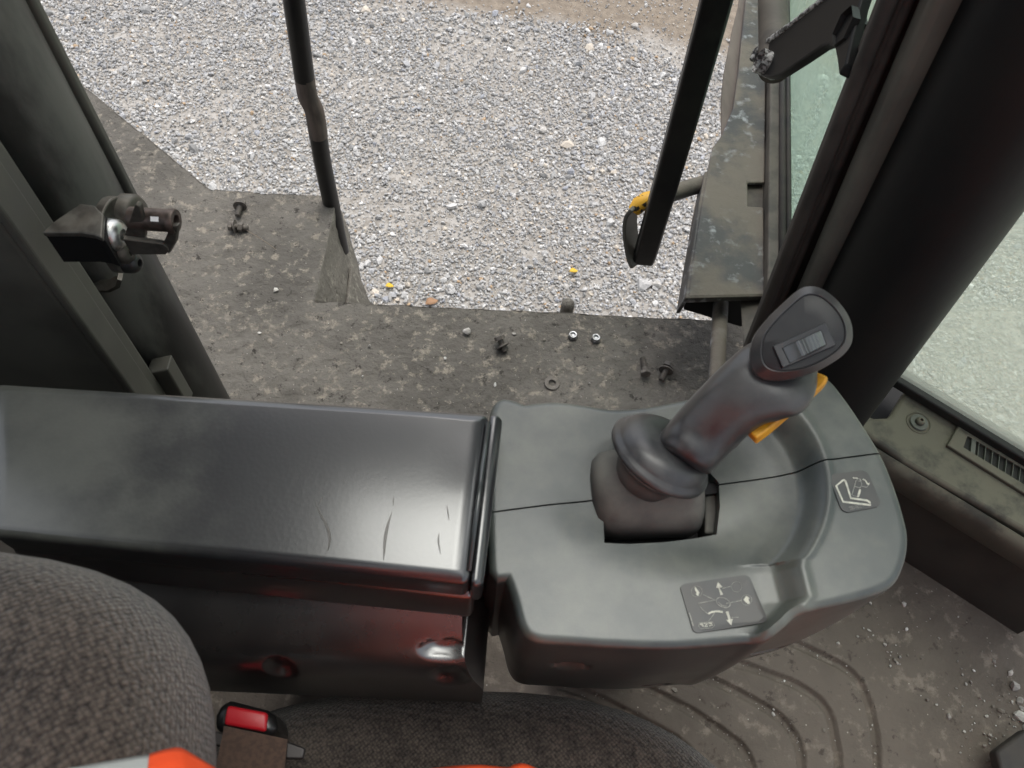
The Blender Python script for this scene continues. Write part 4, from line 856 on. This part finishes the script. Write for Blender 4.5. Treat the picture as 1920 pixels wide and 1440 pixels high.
for (px, py), rx, rz, dep in pks:                    # screw pockets sunk into the near wall
    d_ = ray(px, py); W_ = A[MR+5:]; tt = (W_.reshape(-1, 3)-C)@d_/(d_@d_); dist = np.linalg.norm(W_.reshape(-1, 3)-C-tt[:, None]*d_, axis=1)
    dist[W_.reshape(-1, 3)[:, 1] > .2] = 9; q = W_.reshape(-1, 3)[np.argmin(dist)]
    d2 = ((W_[..., 0]-q[0])/rx)**2+((W_[..., 2]-q[2])/rz)**2; near = (W_[..., 1] < .21)
    W_[..., :2] -= (nor[None]*dep*.8*(1-sstep(.15, 1.0, d2))[..., None]*near[..., None])
lip = A[0].copy(); lip[:, 2] -= .0015
A = np.concatenate([(lip-[0, 0, .03])[None], lip[None], A], 0)
n_r = len(A); V = A.reshape(-1, 3).tolist(); Fc = [(i*NA+k, i*NA+(k+1) % NA, (i+1)*NA+(k+1) % NA, (i+1)*NA+k) for i in range(n_r-1) for k in range(NA)]
Fc.append(tuple((n_r-1)*NA+k for k in range(NA)))
me = bpy.data.meshes.new('shell'); me.from_pydata([tuple(p) for p in V], [], Fc); bm = bmesh.new(); bm.from_mesh(me); bmesh.ops.recalc_face_normals(bm, faces=bm.faces); bm.to_mesh(me); bm.free()
s_a, s_b = PZ(948, 957, ZC), PZ(1640, 853, ZC+.014); sd = unit((s_b-s_a)*[1, 1, 0]); sn = np.array([-sd[1], sd[0], 0])
root = thing('joystick_console', 'grey moulded plastic joystick console with green window light put into its colour, a split seam and two pictogram plates', 'console', (cc[0], cc[1], ZF))
def half(sign, name):
    bm = bmesh.new(); bm.from_mesh(me); bmesh.ops.bisect_plane(bm, geom=bm.verts[:]+bm.edges[:]+bm.faces[:], plane_co=Vector(s_a+sn*.0006*sign), plane_no=Vector(sn*sign), clear_inner=True)
    ed = [e for e in bm.edges if e.is_boundary and all(abs((np.array(v.co)-s_a)@sn-.0006*sign) < 1e-4 for v in e.verts)]
    r_ = bmesh.ops.extrude_edge_only(bm, edges=ed)
    for g in r_['geom']:
        if isinstance(g, bmesh.types.BMVert):
            p = np.array(g.co); i_ = unit([cc[0]-p[0], cc[1]-p[1], 0]) if p[2] < 1.485 else np.zeros(3); g.co = Vector(p+i_*.004+[0, 0, -.006 if p[2] > 1.485 else 0])
    bmesh.ops.recalc_face_normals(bm, faces=bm.faces); m2 = bpy.data.meshes.new(name); bm.to_mesh(m2); bm.free(); return link_mesh(name, m2, M['console'], root, smooth=48)
half(1, 'outer_shell'); half(-1, 'inner_shell')
obj('seam_backing', prism([s_a+sd*.012+[0, 0, -.010]-sn*.004, s_b-sd*.006+[0, 0, -.024]-sn*.004, s_b-sd*.006+[0, 0, -.10]-sn*.004, s_a+sd*.012+[0, 0, -.10]-sn*.004], sn*.008), M['dark_gap'], root)
obj('well', prism([np.array([*(cc+(p[:2]-cc)*1.06), 1.462]) for p in HO[::8]], (0, 0, -.004)), M['dark_gap'], root)
obj('well_liner', prism([PZ(1322, 880, 1.482), PZ(1346, 885, 1.482), PZ(1343, 1000, 1.482), PZ(1322, 1000, 1.482)], (0, 0, -.02)), M['drum'], root, bevel=.002)
obj('pedestal', box((.17, .225, 1.11), .12, .08, .45), M['kick'], root, bevel=.012)

def print_at(px, py, off): return PZ(px, py, float(deck_h(px, py))+off)
def plate(name, q4, mt, off, n=14, corner=.16, th=.0006):
    """thin plate that follows the console surface; q4 corners in order; rounded corners"""
    q4 = [np.array(p, float) for p in q4]; V, Fc = [], []; Rg = []
    m = 12
    def uv(u, w_): return (q4[0]*(1-u)+q4[1]*u)*(1-w_)+(q4[3]*(1-u)+q4[2]*u)*w_
    bnd = []
    for cx, cy, a0 in ((1-corner, corner, -90), (1-corner, 1-corner, 0), (corner, 1-corner, 90), (corner, corner, 180)):
        for k in range(6): a = math.radians(a0+18*k); bnd.append((cx+corner*math.cos(a), cy+corner*math.sin(a)))
    rr = [];
    for s_ in np.linspace(.02, 1, n): rr.append([print_at(*uv(.5+(u-.5)*s_, .5+(w_-.5)*s_), off+th) for u, w_ in bnd])
    rr.append([p-np.array([0, 0, th+.0008]) for p in rr[-1]])
    return obj(name, loft(rr), M[mt], root, smooth=50)
def stroke(pts, w_px, off, closed=False):
    P = [np.array(p, float) for p in pts]
    if closed: P = P+[P[0]]
    V, Fc = [], []
    for i, p in enumerate(P):
        a, b = P[max(i-1, 0)], P[min(i+1, len(P)-1)]
        if closed and i in (0, len(P)-1): a, b = P[-2], P[1]
        t = (b-a)/np.linalg.norm(b-a); nn_ = np.array([-t[1], t[0]])*w_px/2
        V += [print_at(*(p+nn_), off), print_at(*(p-nn_), off)]
        if i: Fc.append((2*i-2, 2*i, 2*i+1, 2*i-1))
    return V, Fc
def blob(pts, off): return [print_at(*p, off) for p in pts], [tuple(range(len(pts)))]
d1 = plate('control_decal', [(1274, 1096), (1404, 1077), (1441, 1166), (1301, 1188)], 'decal', .0004, corner=.09)
s1 = lambda x, y: (1260+x*180/1920, 1080+y*120/1280)
OF = .0014
arrow_up = [s1(*p) for p in ((918, 120), (1012, 222), (950, 238), (1025, 368), (972, 384), (928, 240), (884, 236))]
arrow_dn = [s1(*p) for p in ((1072, 712), (1128, 706), (1172, 862), (1214, 854), (1188, 990), (1086, 878), (1130, 872))]
diamond = [s1(*p) for p in ((456, 205), (490, 250), (550, 330), (524, 405), (468, 360), (492, 345), (456, 270))]
dig = [s1(*p) for p in ((1485, 395), (1555, 440), (1530, 470), (1560, 545), (1520, 560), (1470, 520), (1430, 475))]
obj('pictogram_arrows', join(blob(arrow_up, OF), blob(arrow_dn, OF), blob(diamond, OF), blob(dig, OF), stroke([s1(*p) for p in ((725, 755), (790, 722), (870, 708), (940, 708), (1015, 722))], 3.4, OF),
    stroke([s1(*p) for p in ((555, 965), (620, 960), (600, 985), (630, 1008))], 2.0, OF), stroke([s1(*p) for p in ((640, 945), (705, 955), (650, 1015), (715, 1005))], 2.0, OF), stroke([s1(*p) for p in ((730, 945), (805, 940), (770, 968), (812, 975), (745, 1000))], 2.0, OF)), M['print'], d1)
ell = [s1(1025+140*math.cos(a), 530+ 95*math.sin(a)+ .25*140*math.cos(a)) for a in np.linspace(0, 2*math.pi, 20, endpoint=False)]
cir = lambda x, y, r: [s1(x+r*math.cos(a), y+r*math.sin(a)) for a in np.linspace(0, 2*math.pi, 14, endpoint=False)]
obj('pictogram_lines', join(stroke([s1(*p) for p in ((620, 370), (830, 470), (870, 480), (525, 545), (600, 660), (720, 760))], 1.5, OF), stroke([s1(*p) for p in ((1080, 550), (1390, 488))], 1.5, OF), stroke([s1(*p) for p in ((850, 740), (735, 900))], 1.3, OF),
    stroke([s1(*p) for p in ((1010, 250), (1170, 205))], 1.2, OF), stroke([s1(*p) for p in ((1190, 830), (1370, 825))], 1.2, OF), stroke(ell, 1.8, OF, True), stroke([s1(*p) for p in ((925, 520), (1000, 590), (1090, 600))], 1.6, OF),
    stroke(cir(495, 310, 110), .7, OF, True), stroke(cir(1490, 480, 105), .7, OF, True), stroke(cir(1290, 215, 105), .6, OF, True), stroke(cir(1500, 850, 120), .6, OF, True), stroke([s1(*p) for p in ((540, 940), (820, 915), (850, 990), (800, 1040), (570, 1055), (530, 1000))], 1.0, OF, True), stroke([s1(*p) for p in ((345, 740), (425, 1000))], 2.2, OF)), M['print_worn'], d1)
s2 = lambda x, y: (1540+x*130/1872, 870+y*100/1440)
d2_ = plate('seat_decal', [s2(195, 285), s2(1225, 150), s2(1650, 1130), s2(580, 1330)], 'decal', .0004, corner=.17)
seat = [s2(*p) for p in ((400, 590), (570, 450), (612, 430), (655, 470), (700, 600), (795, 920), (1240, 985), (1310, 1040), (1340, 1110), (590, 1020))]
obj('pictogram_seat', join(stroke(seat, 3.6, OF, True), blob([s2(*p) for p in ((1020, 680), (1070, 690), (1050, 800), (1010, 900), (965, 890), (990, 780))], OF), stroke([s2(*p) for p in ((850, 368), (960, 385))], 1.8, OF), blob([s2(*p) for p in ((955, 360), (1005, 395), (960, 410))], OF),
    stroke([s2(*p) for p in ((1120, 410), (1185, 440), (1240, 520))], 2.0, OF), blob([s2(*p) for p in ((1305, 505), (1285, 580), (1215, 530))], OF)), M['print'], d2_)
obj('pictogram_console', join(stroke([s2(*p) for p in ((825, 840), (940, 440), (1080, 480), (1090, 560), (1040, 660))], 1.2, OF), stroke([s2(*p) for p in ((895, 600), (1040, 645))], 1.2, OF), stroke([s2(*p) for p in ((850, 850), (960, 880))], 1.0, OF), stroke([s2(*p) for p in ((1090, 600), (1230, 630), (1260, 580))], 1.6, OF), stroke([s2(*p) for p in ((1030, 390), (1075, 465))], 1.6, OF)), M['print_worn'], d2_)
# small part number under the seat symbol, read from the driver's side
fc = bpy.data.curves.new('part_number', 'FONT'); fc.body = '280-5872 1'; fc.size = .0036
to = bpy.data.objects.new('tmp_text', fc); COL.objects.link(to); bpy.context.view_layer.update()
tm = bpy.data.meshes.new_from_object(to.evaluated_get(bpy.context.evaluated_depsgraph_get())); bpy.data.objects.remove(to)
a_, b_ = print_at(*s2(780, 1245), OF), print_at(*s2(1150, 1165), OF); tx = unit(b_-a_); ty = unit(np.cross((0, 0, 1), tx)); wid = max(v.co.x for v in tm.vertices); kx = np.linalg.norm(b_-a_)/wid
for v in tm.vertices: v.co = Vector(a_+tx*v.co.x*kx+ty*v.co.y*1.0)
link_mesh('part_number', tm, M['print_worn'], d2_)

# ------------------------------------------------------------------ joystick
root = thing('joystick', 'black joystick leaning forward with a rocker switch and yellow trigger', 'joystick', PZ(1225, 930, 1.46))
dc_ = PZ(1222, 925, 1.482); dxx = unit((1, .06, 0))
obj('drum', lathe([(0, -.047), (.016, -.0465), (.025, -.044), (.0305, -.038), (.0325, -.028), (.0325, .020), (.0315, .0265), (.029, .030), (.027, .0305), (.0255, .029), (0, .029)], dc_, dxx, 48, caps=False), M['drum'], root, smooth=45)
ja = unit((.38, .35, .86)); jb = PZ(1244, 846, 1.530)
obj('collar', lathe([(.018, -.0085), (.0300, -.0085), (.0350, -.0078), (.0372, -.0058), (.0374, -.0035), (.0362, -.0015), (.0340, .0000), (.0335, .0012), (.0315, .0052), (.0265, .0090), (.0190, .0116), (0, .0122)], jb, ja, 64, caps=False), M['grip'], root, smooth=50)
obj('boot', lathe([(.0270, -.0085), (.0250, -.012), (.0258, -.0150), (.0232, -.0180), (.0236, -.021), (.020, -.030)], jb, ja, 40, caps=False), M['drum'], root, smooth=50)
def stn(px, py, z, hw, dep, dirpx, ex=2.4, twist=0.0):
    c = PZ(px, py, z); D = np.linalg.norm(c-C); view = unit(c-C); per = unit(R @ np.array([dirpx[0], -dirpx[1], 0])); per = unit(per-view*(per@view)); up_ = -view
    r_ = hw*D/F; out_ = []
    for k in range(40):
        a = 2*math.pi*k/40; ca, sa = math.cos(a), math.sin(a); s_ = lambda v: math.copysign(abs(v)**(2/ex), v)
        out_.append(c+per*r_*s_(ca)+up_*dep*s_(sa))
    return out_
LR = [((1230, 838), (1306, 886), 1.521, .020), ((1232, 826), (1328, 886), 1.530, .0245), ((1245, 808), (1340, 874), 1.538, .0222), ((1266, 783), (1362, 850), 1.545, .020), ((1291, 755), (1392, 820), 1.556, .019), ((1320, 725), (1424, 795), 1.567, .0185),
      ((1349, 696), (1457, 783), 1.575, .0175), ((1375, 673), (1490, 773), 1.581, .0160), ((1396, 656), (1513, 752), 1.584, .0140), ((1414, 645), (1525, 722), 1.585, .0110), ((1440, 632), (1528, 690), 1.584, .0060)]
def section(Lp_, Rp_, z, dep, ex=2.5):
    l_, r_ = np.array(Lp_, float), np.array(Rp_, float); m_ = (l_+r_)/2; d_ = r_-l_
    return stn(m_[0], m_[1], z, np.linalg.norm(d_)/2, dep, d_/np.linalg.norm(d_), ex)
secs = [np.array(section(*q)) for q in LR]
fine = smooth_path([s_.reshape(-1) for s_ in secs], 6); fine = [s_.reshape(-1, 3) for s_ in fine]
obj('grip', loft([[p for p in s_] for s_ in fine]), M['grip'], root, smooth=180)
# raised rib that runs along the right flank of the grip
rb_ = [PZ(1372, 838, 1.549), PZ(1402, 808, 1.560), PZ(1430, 790, 1.570), PZ(1462, 781, 1.577), PZ(1492, 770, 1.582), PZ(1514, 748, 1.585), PZ(1525, 718, 1.586)]
obj('grip_rib', tube(smooth_path(rb_, 5), .0022, 10), M['grip'], root, smooth=180)
# yellow trigger on the far side of the grip
tr = [PZ(1408, 818, 1.560), PZ(1432, 800, 1.563), PZ(1465, 772, 1.567), PZ(1505, 740, 1.572), PZ(1530, 718, 1.577), PZ(1539, 703, 1.58)]
obj('trigger', strip(smooth_path(tr, 4), .010, .010, unit((.6, -.35, .2))), M['yellow'], root, bevel=.003, smooth=50)
# head: tilted rounded block with chamfered rim
hc = PZ(1508, 622, 1.622); hN = unit(-unit(hc-C)*.85+np.array([.08, -.05, .35]))
hf = lambda px, py: PP(px, py, hc, hN)
ho = [(1408, 668), (1414, 632), (1438, 598), (1470, 566), (1500, 540), (1522, 532), (1546, 537), (1572, 556), (1594, 584), (1604, 612), (1603, 640), (1588, 662), (1560, 682), (1528, 698), (1492, 709), (1458, 713), (1430, 708), (1414, 694)]
hp3 = smooth_path([hf(*p) for p in ho], 4, True); hcen = sum(hp3)/len(hp3)
lay = ((.45, -.034), (.62, -.030), (.80, -.022), (.93, -.014), (.985, -.0105), (1.0, -.0080), (.990, -.0062), (.835, -.0006), (.815, .0), (.80, -.0002), (.792, -.0012), (.5, -.0011), (.02, -.0010))
obj('head', loft([[hcen+(p-hcen)*k+hN*o_ for p in hp3] for k, o_ in lay]), M['grip'], root, smooth=24)
obj('face_plate', loft([[hcen+(p-hcen)*k+hN*o_ for p in hp3] for k, o_ in ((.788, -.0016), (.786, -.0006), (.77, -.0002), (.4, -.0001), (.02, 0))]), M['grip_dark'], root, smooth=40)
bz = [hf(*p) for p in ((1446, 650), (1549, 604), (1569, 647), (1464, 692))]; bi = [hf(*p) for p in ((1465, 653), (1538, 620), (1548, 647), (1479, 682))]
def ringN(o4, i4, n_, z0, z1):
    V = [p+n_*z0 for p in o4]+[p*.94+(sum(o4)/4)*.06+n_*z1 for p in o4]+[p+n_*z1*.9 for p in i4]+[p+n_*(z0-.003) for p in i4]; Fc = []
    for r_ in range(3):
        for k in range(4): Fc.append((r_*4+k, r_*4+(k+1) % 4, r_*4+4+(k+1) % 4, r_*4+4+k))
    return V, Fc
obj('switch_bezel', ringN(bz, bi, hN, -.001, .0024), M['grip'], root, bevel=.0008, smooth=30)
obj('switch_well', prism([p+hN*-.0004 for p in bi], hN*.0005), M['dark_gap'], root)
# ribbed rocker: an arched bar with fine cross ribs
ri = [p*.95+(sum(bi)/4)*.05 for p in bi]; nr = 44; V, Fc = [], []
for k in range(nr+1):
    t = k/nr; a, b = ri[0]*(1-t)+ri[1]*t, ri[3]*(1-t)+ri[2]*t; hgt = .0008+.0050*math.sin(min(1, t/.78)*math.pi/2)*(1-.35*float(sstep(.84, 1, t)))+(.00030*(k % 4 < 2) if .30 < t < .84 else 0)
    V += [a+hN*-.001, a+hN*hgt, b+hN*hgt, b+hN*-.001]
    if k: Fc += [(4*k-4+j, 4*k-4+(j+1) % 4, 4*k+(j+1) % 4, 4*k+j) for j in range(4)]
Fc += [(0, 1, 2, 3), (4*nr+3, 4*nr+2, 4*nr+1, 4*nr)]
obj('rocker', (V, Fc), M['rocker'], root, smooth=25)

# ------------------------------------------------------------------ operator seat
root = thing('operator_seat', 'operator seat in brownish grey woven fabric with backrest and cushion', 'seat', (-.1, -.17, ZF))
def se_ring(cx, cy, rx, ry, z, ex=3.2, n=64):
    s_ = lambda v: math.copysign(abs(v)**(2/ex), v)
    return [np.array([cx+rx*s_(math.cos(2*math.pi*k/n)), cy+ry*s_(math.sin(2*math.pi*k/n)), z]) for k in range(n)]
br = []
for z, xf, yl in ((1.30, -.34, .040), (1.36, -.30, .055), (1.42, -.245, .075), (1.47, -.198, .092), (1.52, -.150, .107), (1.57, -.116, .118), (1.60, -.106, .122), (1.625, -.108, .121), (1.645, -.118, .116), (1.658, -.134, .105), (1.665, -.165, .085), (1.668, -.23, .03)):
    xb, yr = -.56, -.42; br.append(se_ring((xf+xb)/2, (yl+yr)/2, (xf-xb)/2, (yl-yr)/2, z, 5.0))
br = smooth_path([np.array(b).reshape(-1) for b in br], 4); br = [b.reshape(-1, 3) for b in br]
obj('backrest', loft(br), M['fabric'], root, smooth=180)
cu = []
for z, s_ in ((1.19, .93), (1.22, .97), (1.26, 1.0), (1.29, 1.0), (1.312, .985), (1.325, .955), (1.333, .90), (1.337, .80), (1.338, .5)): cu.append(se_ring(-.010, -.165, .280*s_, .277*s_, z+.004, 2.9))
cu = [np.array([p+[0, -.0, .004*math.sin(p[0]*9)] for p in r_]) for r_ in cu]
obj('cushion', loft(cu), M['fabric'], root, smooth=180)
obj('seat_base', box((-.12, -.17, 1.04), .40, .38, .32), M['kick'], root, bevel=.02)

# ------------------------------------------------------------------ seat belt buckle
zb = 1.40
bp_ = PZ(462, 1348, zb); bdx = unit(PZ(505, 1362, zb)-PZ(418, 1338, zb)); bdy = unit(np.cross((0, 0, 1), bdx))
root = thing('belt_buckle', 'black seat belt buckle with a red release button between armrest and seat', 'buckle', bp_-[0, 0, .04])
bn = np.array([0, 0, 1.0])
def bb(px, py, z): return PZ(px, py, z)
hs_ = [bb(*p, zb) for p in ((402, 1340), (412, 1318), (430, 1312), (500, 1330), (514, 1342), (519, 1362), (512, 1385), (400, 1372))]
obj('housing', prism(hs_, (0, 0, -.05)), M['belt_case'], root, bevel=.006, smooth=50)
bt_ = [bb(*p, zb+.0012) for p in ((426, 1322), (502, 1336), (499, 1373), (419, 1359))]
obj('release_button', rounded_box_warp([p-[0, 0, .008] for p in bt_], [p+[0, 0, .001] for p in bt_], rad=.0025, segs=3), M['red'], root, smooth=180)
tg_ = [bb(*p, zb+.004) for p in ((366, 1358), (418, 1374), (540, 1390), (572, 1402), (568, 1424), (540, 1424), (410, 1400), (364, 1388))]
obj('tongue', prism(tg_, (0, 0, -.004)), M['belt_metal'], root, bevel=.0015, smooth=40)
wv = [bb(*p, zb+.007) for p in ((420, 1361), (539, 1386))]; we = [bb(403, 1450, zb+.016), bb(530, 1475, zb+.016)]
obj('webbing', prism([wv[0], wv[1], we[1], we[0]], (0, 0, -.0014)), M['webbing'], root)

# ------------------------------------------------------------------ the operator (only the jacket's edges reach into the picture)
def person():
    bm = bmesh.new(); me = bpy.data.meshes.new('person')
    J = dict(pel=((-.11, -.18, 1.45), .165), abd=((-.10, -.19, 1.56), .150), che=((-.10, -.19, 1.70), .165), nec=((-.08, -.19, 1.87), .062), hed=((-.05, -.17, 1.97), .082), top=((-.05, -.17, 2.07), .070),
             shl=((-.10, -.06, 1.79), .070), ell=((-.06, -.005, 1.60), .052), wrl=((-.01, -.055, 1.86), .036), hal=((.0, -.05, 1.94), .034), shr=((-.10, -.36, 1.79), .070), elr=((.03, -.40, 1.62), .052), wrr=((.03, -.16, 1.85), .036), har=((.01, -.09, 1.93), .034),
             hpl=((.0, -.09, 1.46), .100), knl=((.36, -.085, 1.41), .074), anl=((.46, -.09, 1.0), .050), tol=((.58, -.10, .925), .038), hpr=((.0, -.28, 1.42), .092), knr=((.36, -.30, 1.41), .074), anr=((.46, -.31, 1.0), .050), tor=((.58, -.31, .925), .038))
    E_ = 'pel-abd abd-che che-nec nec-hed hed-top che-shl shl-ell ell-wrl wrl-hal che-shr shr-elr elr-wrr wrr-har pel-hpl hpl-knl knl-anl anl-tol pel-hpr hpr-knr knr-anr anr-tor'.split()
    ks = list(J); vv = {k: bm.verts.new(J[k][0]) for k in ks}
    for e in E_: a, b = e.split('-'); bm.edges.new((vv[a], vv[b]))
    bm.to_mesh(me); bm.free(); o = bpy.data.objects.new('person', me); COL.objects.link(o)
    m = o.modifiers.new('skin', 'SKIN'); m.use_smooth_shade = True
    for i, k in enumerate(ks): r_ = J[k][1]; me.skin_vertices[0].data[i].radius = (r_, r_); me.skin_vertices[0].data[i].use_root = (k == 'pel')
    s_ = o.modifiers.new('smooth', 'SUBSURF'); s_.levels = 2; s_.render_levels = 2
    bpy.context.view_layer.update(); m2 = bpy.data.meshes.new_from_object(o.evaluated_get(bpy.context.evaluated_depsgraph_get())); bpy.data.objects.remove(o)
    for k in ('hivis', 'reflective', 'skin', 'hair'): m2.materials.append(M[k])
    for p in m2.polygons:
        c = p.center; p.use_smooth = True
        if c.z > 1.90 and c.y > -.13 and c.x > -.03: k = 2
        elif c.z > 2.02 or (c.z > 1.9 and c.x < -.08): k = 3
        elif c.z > 1.88: k = 2
        elif 1.50 < c.z < 1.535 or (1.40 < c.z and abs(c.x-.24) < .025): k = 1
        else: k = 0
        p.material_index = k
    m2.transform(Matrix.Translation((-.01, -.022, 0)))
    o = link_mesh('person', m2, None, None, origin=(-.1, -.19, 1.3)); tag(o, 'person in an orange high visibility suit with grey reflective bands on the seat', 'person')
    return o
op = person()
# loose jacket hem spreading over the seat edge: the part of the clothing the photo shows
def cloth(name, rows, mt):
    R_ = [np.array(smooth_path(r_, 6)) for r_ in rows]; n = min(len(r_) for r_ in R_); R_ = smooth_path([r_[:n].reshape(-1) for r_ in R_], 4); R_ = [r_.reshape(-1, 3) for r_ in R_]
    V = [p for r_ in R_ for p in r_]; Fc = [(i*n+k, i*n+k+1, (i+1)*n+k+1, (i+1)*n+k) for i in range(len(R_)-1) for k in range(n-1)]
    o = obj(name, (V, Fc), M[mt], op, smooth=180); o.modifiers.new('thickness', 'SOLIDIFY').thickness = .002; return o
g = lambda px, py, z: PZ(px, py, z)
cloth('jacket_hem', [[g(280, 1414, 1.675), g(310, 1405, 1.675), g(338, 1402, 1.672), g(365, 1416, 1.665), g(405, 1440, 1.660)], [g(274, 1452, 1.690), g(310, 1450, 1.695), g(345, 1452, 1.695), g(380, 1460, 1.685), g(420, 1470, 1.675)], [g(260, 1530, 1.695), g(310, 1540, 1.705), g(350, 1540, 1.705), g(400, 1540, 1.695), g(460, 1540, 1.675)], [g(230, 1760, 1.66), g(310, 1770, 1.67), g(360, 1770, 1.67), g(420, 1770, 1.66), g(500, 1770, 1.64)]], 'hivis')
cloth('reflective_band', [[g(120, 1442, 1.682), g(170, 1433, 1.682), g(220, 1424, 1.680), g(250, 1419, 1.678), g(280, 1415, 1.676)], [g(100, 1470, 1.690), g(160, 1468, 1.695), g(215, 1462, 1.695), g(245, 1458, 1.693), g(275, 1453, 1.691)], [g(80, 1540, 1.695), g(140, 1540, 1.705), g(200, 1540, 1.705), g(235, 1540, 1.705), g(261, 1531, 1.696)]], 'reflective')
cloth('jacket_fold', [[g(770, 1446, 1.46), g(840, 1437, 1.463), g(900, 1434, 1.465), g(950, 1438, 1.463), g(965, 1433, 1.463), g(985, 1432, 1.462), g(1020, 1446, 1.458)], [g(770, 1475, 1.475), g(840, 1470, 1.48), g(900, 1465, 1.48), g(950, 1468, 1.48), g(965, 1468, 1.48), g(985, 1468, 1.478), g(1020, 1475, 1.47)], [g(770, 1560, 1.48), g(840, 1560, 1.49), g(900, 1560, 1.49), g(950, 1560, 1.49), g(965, 1560, 1.49), g(985, 1560, 1.49), g(1020, 1560, 1.48)], [g(760, 1800, 1.50), g(840, 1800, 1.51), g(900, 1800, 1.51), g(950, 1800, 1.51), g(965, 1800, 1.51), g(985, 1800, 1.51), g(1030, 1800, 1.50)]], 'hivis')
